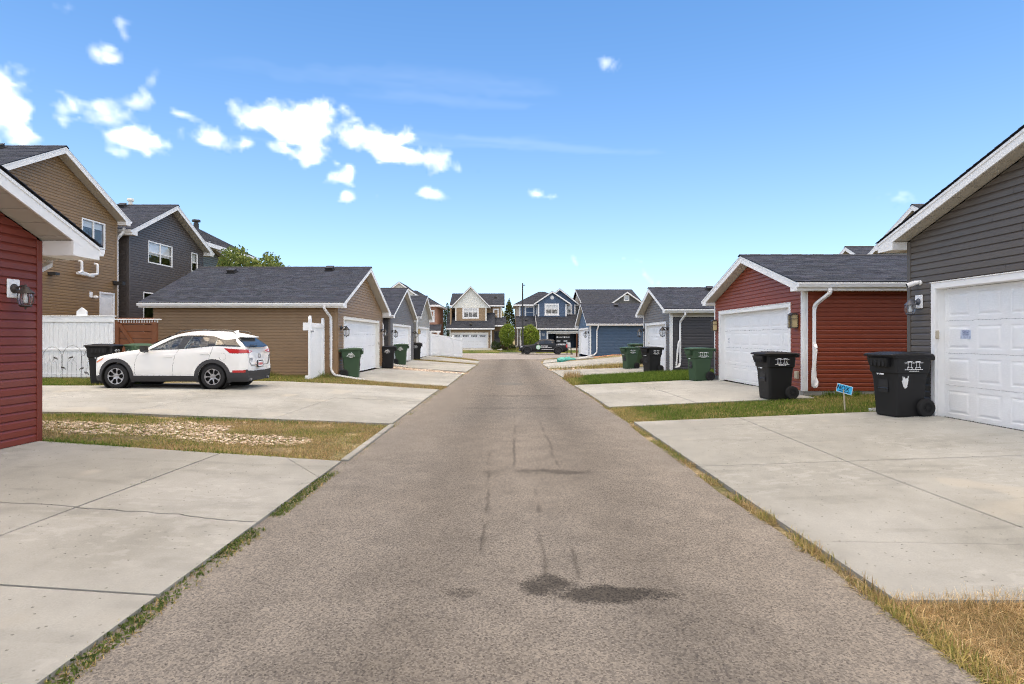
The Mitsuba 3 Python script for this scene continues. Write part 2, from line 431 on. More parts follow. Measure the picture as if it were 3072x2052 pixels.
def drape(poly, dz, cell=0.7, skirt=0.0):
    """A polygon laid on the ground dz above it, with its rim going down by skirt."""
    polys = [poly] if isinstance(poly, Polygon) else list(getattr(poly, 'geoms', []))
    out = []
    for pg in polys:
        x0, y0, x1, y1 = pg.bounds
        for i in range(int(math.floor(x0 / cell)), int(math.floor(x1 / cell)) + 1):
            for j in range(int(math.floor(y0 / cell)), int(math.floor(y1 / cell)) + 1):
                c = pg.intersection(sbox(i * cell, j * cell, (i + 1) * cell, (j + 1) * cell))
                for q in ([c] if isinstance(c, Polygon) else getattr(c, 'geoms', [])):
                    if isinstance(q, Polygon) and q.area > 1e-6:
                        v, f = trimesh.creation.triangulate_polygon(q, engine='earcut')
                        v = np.asarray(v)[:, :2]
                        out.append((np.c_[v, gz(v[:, 0], v[:, 1]) + dz], np.asarray(f)))
        if skirt:
            ring = np.array(pg.segmentize(cell).exterior.coords)
            z = gz(ring[:, 0], ring[:, 1]) + dz
            n = len(ring)
            V = np.vstack([np.c_[ring, z], np.c_[ring, z - skirt]])
            k = np.arange(n - 1)
            out.append((V, np.vstack([np.stack([k, k + n, k + n + 1], 1), np.stack([k, k + n + 1, k + 1], 1)])))
    v, f = join(out)
    nz = np.cross(v[f[:, 1]] - v[f[:, 0]], v[f[:, 2]] - v[f[:, 0]])[:, 2]
    f[nz < 0] = f[nz < 0][:, ::-1]
    return v, f


def structure(name, mesh, m, label, kind='structure', smooth=False):
    k = numbered(name)
    put(k, mesh, m, smooth)
    labels[k] = {'label': label, 'kind': kind}
    return k


fx = np.r_[-2500, -900, -300, -120, np.arange(-60, -12, 4), np.arange(-12, 12.1, 0.5), np.arange(16, 61, 4), 120, 300, 900, 2500]
fy = np.r_[-600, -100, -30, -8, np.arange(0, 60, 1.0), np.arange(60, 90, 1.5), 95, 110, 150, 300, 900, 2500]
structure('ground', grid_mesh(fx, fy, -0.02), 'soil', 'bare soil and thin dry grass under and between the lots')
ly = np.r_[-12, -4, np.arange(0, 54.1, 1.0)]
lane_l = np.array([[-xe(y, -1) - 0.02 + 0.03 * math.sin(y * 2.1) - .02 * math.sin(y * 5.3), y] for y in ly])
lane_r = np.array([[xe(y, 1) - 0.06 + 0.03 * math.sin(y * 1.7 + 1) + .02 * math.sin(y * 4.1), y] for y in ly])
lane_poly = Polygon(np.vstack([lane_l, lane_r[::-1]]))
structure('lane', drape(lane_poly, 0.004, 1.0), 'asphalt', 'worn brown grey asphalt back lane running to the street', smooth=True)
structure('street', drape(Polygon([(-60, 53.6), (60, 53.6), (60, 76.3), (-60, 76.3)]), 0.001, 4.0), 'street_asphalt', 'pale asphalt cross street at the end of the lane')
structure('street_kerb', [bx(-60, -8.9, 76.3, 76.55, -.5, -.29), bx(-1.2, 3.6, 76.3, 76.55, -.5, -.29), bx(12.5, 60, 76.3, 76.55, -.5, -.29)], 'concrete', 'low concrete kerb along the far side of the street')
structure('lawn', drape(Polygon([(-60, 76.55), (60, 76.55), (60, 96), (-60, 96)]), 0.005, 4.0), 'lawn_turf', 'green front lawns of the houses across the street')


def slabs(name, label, outline, cuts, dz=0.03, gap=0.012):
    """A concrete apron: its slabs, cut along the joints and cracks, over a bed of dirt that shows in the joints."""
    k = structure(name, drape(Polygon(outline).buffer(-0.03), dz - 0.022, 0.8), 'joint_dirt', label)
    pg = Polygon(outline)
    for c in cuts:
        line, w = (c, gap) if not isinstance(c[-1], float) else (c[:-1], c[-1])
        pg = pg.difference(LineString(line).buffer(w / 2, cap_style='flat', join_style='mitre'))
    for q in ([pg] if isinstance(pg, Polygon) else pg.geoms):
        if q.area > 0.004:
            part(k, 'slab', drape(q, dz + float(rng.uniform(-.003, .003)), 0.8, 0.12), 'concrete')
    return k


def crack(a, b, amp=0.03, n=26, seed=1):
    r = np.random.default_rng(seed)
    t = np.linspace(-0.01, 1.01, n)
    a, b = np.array(a, float), np.array(b, float)
    nrm = np.array([-(b - a)[1], (b - a)[0]]) / np.linalg.norm(b - a)
    off = np.cumsum(r.normal(0, amp * .4, n)); off -= np.linspace(off[0], off[-1], n)
    return [tuple(p) for p in a + t[:, None] * (b - a) + (off + r.normal(0, amp * .2, n))[:, None] * nrm]


LX = -2.14
RX = 2.30
slabs('driveway', 'cracked concrete driveway in front of the red garage at the left edge', [(-6.32, -3.0), (LX, -3.0), (LX, 7.42), (-4.0, 7.56), (-6.3, 7.80)],
      [[(-3.84, -3), (-3.84, 4.4), (-3.80, 5.6), (-3.74, 7.6), 0.022], [(-2.88, 7.5), (LX + .1, 6.42), (LX - .1, 6.2)], crack((-6.4, 5.34), (-3.82, 5.15), seed=3) + [0.010], crack((-3.82, 5.13), (LX, 4.95), seed=5) + [0.016],
       [(-6.4, 3.72), (LX, 3.54), 0.024], [(-6.4, -0.4), (LX, -0.5)]])
slabs('driveway', 'concrete parking pad under the white hatchback car', [(-13.5, 10.25), (LX, 10.66), (LX, 17.9), (-4.6, 18.45), (-7.9, 18.3), (-11.4, 15.9), (-13.5, 15.9)],
      [[(-4.3, 10.3), (-4.3, 18.8), 0.014], [(-7.0, 10.2), (-7.0, 18.6), 0.014], [(-10, 10.2), (-10, 18), 0.014], [(-13.5, 14.2), (LX, 14.3), 0.014]])
slabs('driveway', 'concrete driveway of the tan garage with the green bin', [(-6.32, 21.6), (-4.4, 19.9), (LX + .1, 19.3), (LX, 27.2), (-6.32, 28.6)], [[(-4.2, 19.6), (-4.2, 28.6)], [(-6.4, 24), (LX, 23.2)]])
slabs('driveway', 'concrete driveway of the grey brown garage behind the stone strip', [(-6.45, 31.2), (LX, 29.2), (LX + .02, 39.2), (-6.45, 39.5)], [[(-4.2, 29), (-4.2, 39.6)], [(-6.5, 34.5), (LX, 34)]])
slabs('driveway', 'concrete driveway of the last garage before the white fence', [(-6.45, 41.0), (LX - .05, 40.4), (-2.3, 47.0), (-6.45, 47.2)], [[(-4.2, 40), (-4.2, 47.3)]])
slabs('driveway', 'wide concrete driveway in front of the charcoal garage at the right edge', [(RX + .02, 3.47), (RX + .05, 10.85), (7.4, 10.76), (7.4, 3.38), (3.0, 3.40)],
      [[(4.02, 3.3), (4.08, 6.9), (4.30, 11.0)], [(RX - .1, 7.1), (7.5, 6.85)], [(RX - .1, 4.5), (7.5, 3.55 + .0)]])
slabs('driveway', 'concrete driveway of the rust red garage with the white door', [(RX, 13.25), (RX - .05, 19.85), (6.98, 19.75), (6.98, 13.25)], [[(4.3, 13), (4.3, 20)], [(RX - .1, 16.4), (7, 16.4)]])
slabs('driveway', 'concrete driveway of the slate garage behind the green grass strip', [(RX, 24.4), (RX - .02, 30.6), (7.2, 29.9), (7.2, 24.9)], [[(4.4, 24), (4.4, 31)]])
slabs('driveway', 'concrete parking pad beside the blue garage', [(RX, 33.2), (RX + .1, 41.0), (13.0, 40.6), (13.0, 33.2)], [[(5.2, 33), (5.2, 42)], [(8.6, 33), (8.6, 42)]])
slabs('driveway', 'narrow concrete driveway of the blue garage by the street', [(2.5, 42.2), (3.2, 50.9), (6.4, 52.3), (6.4, 43.2)], [[(4.5, 42), (4.5, 53)]])
slabs('driveway', 'concrete driveway of the tan house across the street', [(-8.2, 76.3), (-1.3, 76.3), (-2.6, 82), (-8.2, 82)], [[(-5.3, 76), (-5.3, 83)]], dz=0.02)
slabs('driveway', 'concrete driveway of the blue house across the street', [(4.6, 76.3), (12.2, 76.3), (12.0, 82), (5.0, 82)], [[(8.3, 76), (8.3, 83)]], dz=0.02)
# a flush kerb stone along the left strip
k = structure('kerb_stone', [cbx(-2.17, -2.07, 7.5 + i * 1.03, 8.5 + i * 1.03, -.1, .035, .01) for i in range(3)], 'concrete', 'flush concrete kerb stones where the gravel strip meets the lane')

# ------------------------------------------------------------------ siding, roofs, doors, windows
def frame_pts(O, U, N, pts):
    """(u, z, n) points of a wall's own frame in the world."""
    pts = np.asarray(pts, float)
    return np.asarray(O, float) + pts[:, :1] * np.asarray(U, float) + pts[:, 1:2] * [0, 0, 1] + pts[:, 2:] * np.asarray(N, float)


def plate(poly, O, U, N, n_of_z, n0=0.0):
    """A polygon in a wall's (u, z) frame as a plate: its face at n_of_z(z), its rim back to n0."""
    out = []
    for pg in ([poly] if isinstance(poly, Polygon) else getattr(poly, 'geoms', [])):
        if not isinstance(pg, Polygon) or pg.area < 1e-5: continue
        v, f = trimesh.creation.triangulate_polygon(pg, engine='earcut')
        v, f = np.asarray(v)[:, :2], np.asarray(f)
        top = frame_pts(O, U, N, np.c_[v, n_of_z(v[:, 1])])
        nn = np.cross(top[f[:, 1]] - top[f[:, 0]], top[f[:, 2]] - top[f[:, 0]])
        bad = nn @ np.asarray(N, float) < 0
        f = f.copy(); f[bad] = f[bad][:, ::-1]
        out.append((top, f))
        for ring in [pg.exterior, *pg.interiors]:
            r = np.array(ring.coords)
            a = frame_pts(O, U, N, np.c_[r, n_of_z(r[:, 1])])
            b = frame_pts(O, U, N, np.c_[r, np.full(len(r), n0)])
            k = np.arange(len(r) - 1)
            m = len(r)
            q = np.vstack([np.stack([k, k + m, k + m + 1], 1), np.stack([k, k + m + 1, k + 1], 1)])
            ccw = (Polygon(r).exterior.is_ccw)
            out.append((np.vstack([a, b]), q if ccw else q[:, ::-1]))
    return join(out) if out else None


def siding(parent, O, U, N, outline, openings, course, tone, single=True, lap=0.022, seam=True, merged_name='siding_boards'):
    """Horizontal siding boards over a wall outline in (u, z): each board its own piece, or all in one mesh."""
    wall = Polygon(outline)
    for o in openings: wall = wall.difference(sbox(*o))
    u0, z0, u1, z1 = wall.bounds
    pieces = []
    for i in range(int(math.ceil((z1 - z0) / course - 1e-6))):
        zb, zt = z0 + i * course, z0 + (i + 1) * course
        row = wall.intersection(sbox(u0 - 1, zb, u1 + 1, zt - 0.007))
        for pg in ([row] if isinstance(row, Polygon) else getattr(row, 'geoms', [])):
            if not isinstance(pg, Polygon) or pg.area < 0.002: continue
            cut = [pg]
            w = pg.bounds[2] - pg.bounds[0]
            if seam and w > 3.9:
                s = pg.bounds[0] + w * float(rng.uniform(.25, .75))
                cut = [pg.intersection(sbox(-99, -9, s - .002, 99)), pg.intersection(sbox(s + .002, -9, 99, 99))]
            for q in cut:
                zs = zb + course * 0.64
                lo, hi = q.intersection(sbox(-99, -9, 99, zs)), q.intersection(sbox(-99, zs, 99, 99))
                ms = [plate(lo, O, U, N, lambda z: lap + 0.0 * z - 0.002 * (z - zb) / course), plate(hi, O, U, N, lambda z: lap - 0.001 - (lap - 0.001) * np.clip((z - zs) / (zt - zs), 0, 1) ** 0.8)]
                ms = [m for m in ms if m is not None]
                if ms: pieces.append(join(ms))
    if single:
        for p in pieces:
            part(parent, 'siding_board', p, f'siding_{tone}_{int(rng.choice([0, 0, 0, 1, 2]))}')
    else:
        part(parent, merged_name, join(pieces), f'siding_{tone}_0', kind='stuff')


SHINGLE = {'charcoal': (0.045, 0.051, 0.067), 'far': (0.044, 0.048, 0.058)}


def shingles(A, B, C, D, rows_h=0.14, tab=(0.14, 0.34), tone='charcoal', seed=0):
    """Asphalt shingles over a roof plane: A-B the eave from left to right, D-C the ridge above it; every tab proud by its own amount."""
    A, B, C, D = (np.asarray(p, float) for p in (A, B, C, D))
    r = np.random.default_rng(100 + seed)
    L = np.linalg.norm(D - A)
    nrow = max(1, int(round(L / rows_h)))
    N = np.cross(B - A, D - A); N /= np.linalg.norm(N)
    if N[2] < 0: N = -N
    V, F, Cc = [], [], []
    base = np.array(SHINGLE[tone])
    c0 = 0
    for i in range(nrow):
        t0, t1 = i / nrow, (i + 1.0) / nrow
        pL0, pR0, pL1, pR1 = A + (D - A) * t0, B + (C - B) * t0, A + (D - A) * t1, B + (C - B) * t1
        w = np.linalg.norm(pR0 - pL0)
        if w < .05: continue
        cuts = [0.0]
        while cuts[-1] < w: cuts.append(cuts[-1] + r.uniform(*tab))
        cuts = np.array(cuts[:-1] + [w]) / w
        for a, b in zip(cuts[:-1], cuts[1:]):
            if (b - a) * w < .01: continue
            h = r.uniform(0.007, 0.015)
            g = 0.0
            q = [pL0 + (pR0 - pL0) * (a + g), pL0 + (pR0 - pL0) * b, pL1 + (pR1 - pL1) * b, pL1 + (pR1 - pL1) * (a + g)]
            V += [q[0] + N * h, q[1] + N * h, q[2] + N * .002, q[3] + N * .002, q[0] - N * .004, q[1] - N * .004]
            F += [[c0, c0 + 1, c0 + 2], [c0, c0 + 2, c0 + 3], [c0 + 4, c0 + 5, c0 + 1], [c0 + 4, c0 + 1, c0], [c0 + 4, c0, c0 + 3], [c0 + 1, c0 + 5, c0 + 2]]
            tone_k = base * r.choice([.82, .94, 1.0, 1.06, 1.18]) * r.uniform(.92, 1.08) * np.array([1 + r.uniform(-.05, .05), 1, 1 + r.uniform(-.05, .06)])
            Cc += [tone_k] * 6
            c0 += 6
    V, F = np.array(V), np.array(F)
    nn = np.cross(V[F[:, 1]] - V[F[:, 0]], V[F[:, 2]] - V[F[:, 0]])
    flat = (F[:, 0] % 6 == 0)
    if (nn[0] @ N) < 0: F = F[:, ::-1]
    return V, F, np.array(Cc)


def raised_panel(u0, u1, z0, z1, O, U, N, n):
    """One embossed panel of a garage door."""
    rings = [(0, 0), (.014, -.006), (.026, -.006), (.060, .003)]
    V, F = [], []
    for (ins, d) in rings:
        V += [(u0 + ins, z0 + ins, n + d), (u1 - ins, z0 + ins, n + d), (u1 - ins, z1 - ins, n + d), (u0 + ins, z1 - ins, n + d)]
    for k in range(len(rings) - 1):
        for j in range(4):
            a, b = k * 4 + j, k * 4 + (j + 1) % 4
            F += [[a, b, b + 4], [a, b + 4, a + 4]]
    e = (len(rings) - 1) * 4
    F += [[e, e + 1, e + 2], [e, e + 2, e + 3]]
    v = frame_pts(O, U, N, V)
    F = np.array(F)
    if np.cross(v[F[0, 1]] - v[F[0, 0]], v[F[0, 2]] - v[F[0, 0]]) @ np.asarray(N, float) < 0: F = F[:, ::-1]
    return v, F


def wall_box(O, U, N, u0, u1, z0, z1, n0, n1, c=0.004):
    v, f = cbx(u0, u1, z0, z1, n0, n1, c) if c else bx(u0, u1, z0, z1, n0, n1)
    p = frame_pts(O, U, N, v)
    if np.linalg.det(np.stack([np.asarray(U, float), [0, 0, 1.0], np.asarray(N, float)])) < 0: f = f[:, ::-1]
    return p, f


def garage_door(g, O, U, N, u0, u1, z0, z1, cols, trim=0.10, depth=0.13, keypad=None, trim_mat='white_trim'):
    """Trim, jambs and a sectional door set back in its opening; u0..u1 and z1 are the outside of the trim."""
    w = wall_box
    part(g, 'door_trim', [w(O, U, N, u0, u0 + trim, z0, z1, -.01, .034), w(O, U, N, u1 - trim, u1, z0, z1, -.01, .034), w(O, U, N, u0 + trim, u1 - trim, z1 - trim, z1, -.01, .034),
                          w(O, U, N, u0 - .012, u1 + .012, z1 + .001, z1 + .018, -.01, .048)], trim_mat)
    part(g, 'door_jamb', [w(O, U, N, u0 + trim - .015, u0 + trim + .004, z0, z1 - trim, -depth - .05, -.011, 0), w(O, U, N, u1 - trim - .004, u1 - trim + .015, z0, z1 - trim, -depth - .05, -.011, 0),
                          w(O, U, N, u0 + trim + .004, u1 - trim - .004, z1 - trim - .006, z1 - trim + .015, -depth - .05, -.011, 0)], trim_mat)
    a, b, top = u0 + trim + .006, u1 - trim - .006, z1 - trim - .008
    d = part(g, 'door', [w(O, U, N, a, b, z0 + .004, top, -depth - .05, -depth - .032, 0), w(O, U, N, a, b, z0 + .002, z0 + .024, -depth - .03, -depth + .006, .003)], 'dark_gap')
    sh = (top - z0 - .024) / 4
    for i in range(4):
        zb = z0 + .024 + i * sh
        n = -depth
        pw = (b - a) / cols
        holes = [(a + j * pw + .075, zb + .075, a + (j + 1) * pw - .075, zb + sh - .085) for j in range(cols)]
        face = sbox(a, zb, b, zb + sh - .005)
        for h in holes: face = face.difference(sbox(*h))
        part(d, 'section', plate(face, O, U, N, lambda z: np.full(len(z), n), n - .03), 'door_white')
        for h in holes:
            part(d, 'panel', raised_panel(h[0], h[2], h[1], h[3], O, U, N, n), 'door_white')
    if keypad:
        u, z = keypad
        part(g, 'keypad', [w(O, U, N, u, u + .075, z, z + .15, -depth * .0 + .034, .06, .01), w(O, U, N, u + .012, u + .063, z + .02, z + .075, .06, .064, 0)], 'beige_plastic')


def window(g, O, U, N, u0, u1, z0, z1, cols=2, rows=1, fr=0.055, rail=None, name='window', casing=0.0, blind=0.0, set_in=0.02, sill=False):
    """A white window: frame with mullions, a pane in each light, a dim room behind and a blind drawn part of the way."""
    w = wall_box
    fb = [w(O, U, N, u0, u1, z0, z0 + fr, -.03, .032), w(O, U, N, u0, u1, z1 - fr, z1, -.03, .032), w(O, U, N, u0, u0 + fr, z0 + fr, z1 - fr, -.03, .032), w(O, U, N, u1 - fr, u1, z0 + fr, z1 - fr, -.03, .032)]
    if casing:
        fb += [w(O, U, N, u0 - casing, u0, z0 - casing, z1 + casing, -.01, .026), w(O, U, N, u1, u1 + casing, z0 - casing, z1 + casing, -.01, .026),
               w(O, U, N, u0, u1, z0 - casing, z0, -.01, .026), w(O, U, N, u0, u1, z1, z1 + casing, -.01, .026)]
    if sill: fb += [w(O, U, N, u0 - casing - .05, u1 + casing + .05, z0 - casing - .07, z0 - casing, -.01, .05)]
    W, H = u1 - u0 - 2 * fr, z1 - z0 - 2 * fr
    us = [u0 + fr + W * k / cols for k in range(cols + 1)]
    zs = [z0 + fr + H * k / rows for k in range(rows + 1)] if rail is None else [z0 + fr] + [z0 + fr + H * t for t in rail] + [z1 - fr]
    for x in us[1:-1]: fb.append(w(O, U, N, x - fr * .45, x + fr * .45, z0 + fr, z1 - fr, -.03, .026))
    for z in zs[1:-1]: fb.append(w(O, U, N, u0 + fr, u1 - fr, z - fr * .4, z + fr * .4, -.03, .022))
    k = part(g, name, fb, 'window_white')
    for i in range(cols):
        for j in range(len(zs) - 1):
            part(k, 'pane', frame_quad(O, U, N, us[i] + .001, us[i + 1] - .001, zs[j] + .001, zs[j + 1] - .001, -set_in * .5), 'pane_glass')
    part(k, 'room', [w(O, U, N, u0 + .02, u1 - .02, z0 + .02, z1 - .02, -.6, -.55, 0)], 'room_dark')
    if blind:
        part(k, 'blind', [w(O, U, N, u0 + fr, u1 - fr, z1 - fr - H * blind, z1 - fr, -.10, -.085, 0)] +
             [w(O, U, N, u0 + fr, u1 - fr, z1 - fr - H * blind + q, z1 - fr - H * blind + q + .012, -.085, -.075, 0) for q in np.arange(0, H * blind - .02, .06)], 'blind_white')
    return k


def frame_quad(O, U, N, u0, u1, z0, z1, n):
    v = frame_pts(O, U, N, [(u0, z0, n), (u1, z0, n), (u1, z1, n), (u0, z1, n)])
    f = np.array([[0, 1, 2], [0, 2, 3]])
    if np.cross(v[1] - v[0], v[2] - v[0]) @ np.asarray(N, float) < 0: f = f[:, ::-1]
    return v, f


def roof_vent(g, x, y, z, slope_sign_y, slope, m='dark_metal', s=0.36):
    """A square metal box vent sitting on a roof slope."""
    a = math.atan(slope) * slope_sign_y
    b = [cbx(-s / 2, s / 2, -s / 2, s / 2, -.03, .02, .004), cbx(-s / 2 + .03, s / 2 - .03, -s / 2 + .03, s / 2 - .05, .02, .10, .01), cbx(-s / 2 + .01, s / 2 - .01, -s / 2 + .01, s / 2 - .03, .09, .125, .012)]
    M = np.eye(4); M[1:3, 1:3] = [[math.cos(a), -math.sin(a)], [math.sin(a), math.cos(a)]]; M[:3, 3] = (x, y, z)
    part(g, 'roof_vent', [xf(q, M) for q in b], m)


def gable_building(name, label, cat, s, X, y0, y1, zf, ze, slope, depth, tone, side_tone=None, ohf=0.34, ohe=0.32, fascia=0.20, door=None, cols=8, openings=(), course=0.105, corner='siding', near_side=True,
                   far_side=False, group=None, keypad=None, single=True, single_side=None, vents=(), trim_mat='white_trim', shingle_near=True, gutter=True, found=0.16, rows_h=0.14, far_slope=True, side_band=False):
    """A building with its gable wall at x = s*X facing the lane: boards, trim, roof, fascia, soffits, gutter. ze: the roof's upper edge at the eave."""
    g = thing(name, label, cat, group)
    yc = (y0 + y1) / 2
    zt = lambda y: ze + slope * (yc - y0 + ohe - abs(y - yc))          # top of the roof
    O, U, N = np.array([s * X, y0, 0.0]), np.array([0, 1.0, 0]), np.array([-s, 0, 0.0])
    W = y1 - y0
    low = lambda y: zt(y) - fascia - .01
    zb = zf + (found if door is None else found)
    outline = [(0, zb), (W, zb), (W, low(y1)), (W / 2, low(yc)), (0, low(y0))]
    ops = list(openings)
    if door: ops = ops + [(door[0] - y0, -9, door[1] - y0, door[2])]
    cw = 0.085
    # walls behind the boards, butted inside the roof
    back = Polygon([(0, zf - .25), (W, zf - .25), (W, low(y1)), (W / 2, low(yc)), (0, low(y0))])
    for o in ops: back = back.difference(sbox(*o))
    gw = part(g, 'gable_wall', plate(back, O, U, N, lambda z: np.zeros(len(z)), -.14), f'siding_{tone}_0')
    inner = Polygon([(cw, zb), (W - cw, zb), (W - cw, low(y1 - cw) - .002), (W / 2, low(yc) - .004), (cw, low(y0 + cw) - .002)])
    siding(gw, O, U, N, list(inner.exterior.coords)[:-1], [(o[0], o[1], o[2], o[3]) for o in ops], course, tone, single)
    part(g, 'foundation', [wall_box(O, U, N, 0.01, (door[0] - y0 if door else W - .01), zf - .3, zb - .004, 0, .006, 0)] + ([wall_box(O, U, N, door[1] - y0, W - .01, zf - .3, zb - .004, 0, .006, 0)] if door else []), 'foundation')
    cm = f'siding_{tone}_0' if corner == 'siding' else corner
    xa, xb = s * X, s * (X + depth)
    for yy, side in ((y0, -1), (y1, 1)):
        part(g, 'corner_post', [wall_box(O, U, N, (0 if side < 0 else W - cw), (cw if side < 0 else W), zb - .01, low(yy) + (0.0), -.02, .031, .003),
                                bx(xa, xa + s * cw, yy + side * .001, yy + side * .031, zb - .01, ze - fascia)], cm)
    st = side_tone or tone
    zs = ze - fascia + .004
    for yy, side, on in ((y0, -1, near_side), (y1, 1, far_side)):
        Os, Us, Ns = np.array([xa, yy, 0.0]), np.array([s * 1.0, 0, 0]), np.array([0, side * 1.0, 0])
        sw = part(g, 'eave_wall', [bx(xa + s * .14, xb, yy, yy - side * .14, zf - .25, zs + .1)], f'siding_{st}_0')
        if on:
            ztop = zs - (.17 if side_band else 0)
            siding(sw, Os, Us, Ns, [(cw, zb), (depth, zb), (depth, ztop), (cw, ztop)], [], course, st, single if single_side is None else single_side)
            if side_band: part(g, 'frieze_board', [wall_box(Os, Us, Ns, cw, depth, ztop + .005, zs, 0, .02)], 'soffit')
            part(g, 'foundation', [wall_box(Os, Us, Ns, .0, depth, zf - .35, zb - .004, 0, .008, 0)], 'foundation')
    part(g, 'back_wall', plate(Polygon([(0.15, zf - .25), (W - .15, zf - .25), (W - .15, low(y1 - .15)), (W / 2, low(yc)), (.15, low(y0 + .15))]), O + [s * depth, 0, 0], U, -N, lambda z: np.zeros(len(z)), -.1), f'siding_{st}_0')
    # roof deck and shingles
    xr0, xr1 = s * (X - ohf), s * (X + depth + .3)
    ya, yb = y0 - ohe, y1 + ohe
    th = 0.028
    deck = [prism(Polygon([(ya, ze - th), (yc, zt(yc) - th), (yc, zt(yc) - .003), (ya, ze - .003)]), 'x', min(xr0, xr1), max(xr0, xr1)), prism(Polygon([(yc, zt(yc) - th), (yb, zt(yb) - th), (yb, zt(yb) - .003), (yc, zt(yc) - .003)]), 'x', min(xr0, xr1), max(xr0, xr1))]
    rf = part(g, 'roof', deck, 'dark_metal')
    ov = 0.03
    xs0, xs1 = min(xr0, xr1) - (ov if s > 0 else 0), max(xr0, xr1) + (ov if s < 0 else 0)
    dz = ov * slope
    for (yy, sd, on) in ((ya, -1, shingle_near), (yb, 1, far_slope)):
        if not on: continue
        v, f, c = shingles((xs0, yy + sd * ov, ze - dz), (xs1, yy + sd * ov, ze - dz), (xs1, yc, zt(yc)), (xs0, yc, zt(yc)), rows_h, seed=int(abs(X * 10 + y0 * 7)) + sd, tab=(.14, .34))
        part(rf, 'shingles', (v, f), 'vertex_tone', color=c, kind='stuff')
    # ridge caps
    caps = []
    n = int((xs1 - xs0) / .3)
    for i in range(n):
        x0_, x1_ = xs0 + (xs1 - xs0) * i / n, xs0 + (xs1 - xs0) * (i + 1) / n
        caps.append(prism(Polygon([(yc - .13, zt(yc - .13) + .012), (yc, zt(yc) + .016), (yc + .13, zt(yc + .13) + .012), (yc + .13, zt(yc + .13) + .022), (yc, zt(yc) + .030 + .004 * (i % 2)), (yc - .13, zt(yc - .13) + .022)]), 'x', x0_, x1_ - .004))
    part(rf, 'ridge_cap', caps, 'ridge_tone', kind='stuff')
    # rake fascia, sloping soffit, boxed returns
    xf0, xf1 = s * (X - ohf), s * (X - ohf + .025)
    top, bot = th + .002, fascia
    rake = lambda a, b: Polygon([(a, zt(a) - bot), (b, zt(b) - bot), (b, zt(b) - top), (a, zt(a) - top)])
    for a, b in ((ya, yc), (yc, yb)):
        part(g, 'rake_fascia', [prism(rake(a, b), 'x', xf0, xf1), prism(Polygon([(a, zt(a) - .075), (b, zt(b) - .075), (b, zt(b) - top - .001), (a, zt(a) - top - .001)]), 'x', s * (X - ohf - .012), s * (X - ohf - .0005))], 'white_trim')
        m = 12
        part(g, 'soffit', [prism(Polygon([(q0, zt(q0) - fascia + .014), (q1, zt(q1) - fascia + .014), (q1, zt(q1) - fascia + .024), (q0, zt(q0) - fascia + .024)]), 'x', xf1, s * X)
                           for q0, q1 in [((a + (b - a) * i / m) + .012, a + (b - a) * (i + 1) / m) for i in range(m)]], 'soffit')
    for e0, e1 in ((ya, y0), (y1, yb)):
        e_out, e_in = (e0, e1) if e0 == ya else (e1, e0)
        part(g, 'eave_return', [prism(Polygon([(e_out, ze - fascia), (e_in, ze - fascia), (e_in, zt(e_in) - fascia - .003)]), 'x', xf0, s * (X - .002)), ], 'white_trim')
        part(g, 'eave_soffit', [bx(s * X, xr1, min(e0, e1) + .02, max(e0, e1), ze - fascia + .004, ze - fascia + .016)], 'soffit')
        part(g, 'eave_fascia', [bx(xf0, xr1, e_out - (.001 if e_out == ya else -.001), e_out + (.02 if e_out == ya else -.02), ze - fascia, ze - th - .002)], 'white_trim')
        if gutter:
            sd = -1 if e_out == ya else 1
            prof = Polygon([(e_out, ze - .045), (e_out + sd * .115, ze - .045), (e_out + sd * .115, ze - .07), (e_out + sd * .085, ze - .145), (e_out + sd * .0, ze - .145)]).difference(
                Polygon([(e_out + sd * .006, ze - .04), (e_out + sd * .108, ze - .04), (e_out + sd * .108, ze - .072), (e_out + sd * .08, ze - .138), (e_out + sd * .006, ze - .138)]))
            part(g, 'gutter', [prism(prof, 'x', xf0, xr1), prism(Polygon([(e_out + sd * .001, ze - .05), (e_out + sd * .11, ze - .05), (e_out + sd * .082, ze - .142), (e_out + sd * .001, ze - .142)]), 'x', xf0 - s * .004, xf0 + s * .004)], 'white_metal')
    for (vx, sd, up) in vents:
        yv = yc + sd * up
        roof_vent(g, s * vx, yv, zt(yv) + .035, -sd, slope)
    if door:
        garage_door(g, O, U, N, door[0] - y0, door[1] - y0, zf + .015, door[2], cols, keypad=keypad, trim_mat=trim_mat)
    return g, dict(O=O, U=U, N=N, zt=zt, ze=ze, yc=yc, ya=ya, yb=yb, s=s, X=X, xr1=xr1)


mat('ridge_tone', (0.05, 0.052, 0.06), 0.95, 0.2)


def downspout(g, pts, w=0.075, m='white_metal', r=0.10):
    P = bend(pts, r)
    part(g, 'downspout', tube(P, 1.0, sect=np.array([[-w / 2, -w * .4], [w / 2, -w * .4], [w / 2, w * .4], [-w / 2, w * .4]])), m, smooth=20)


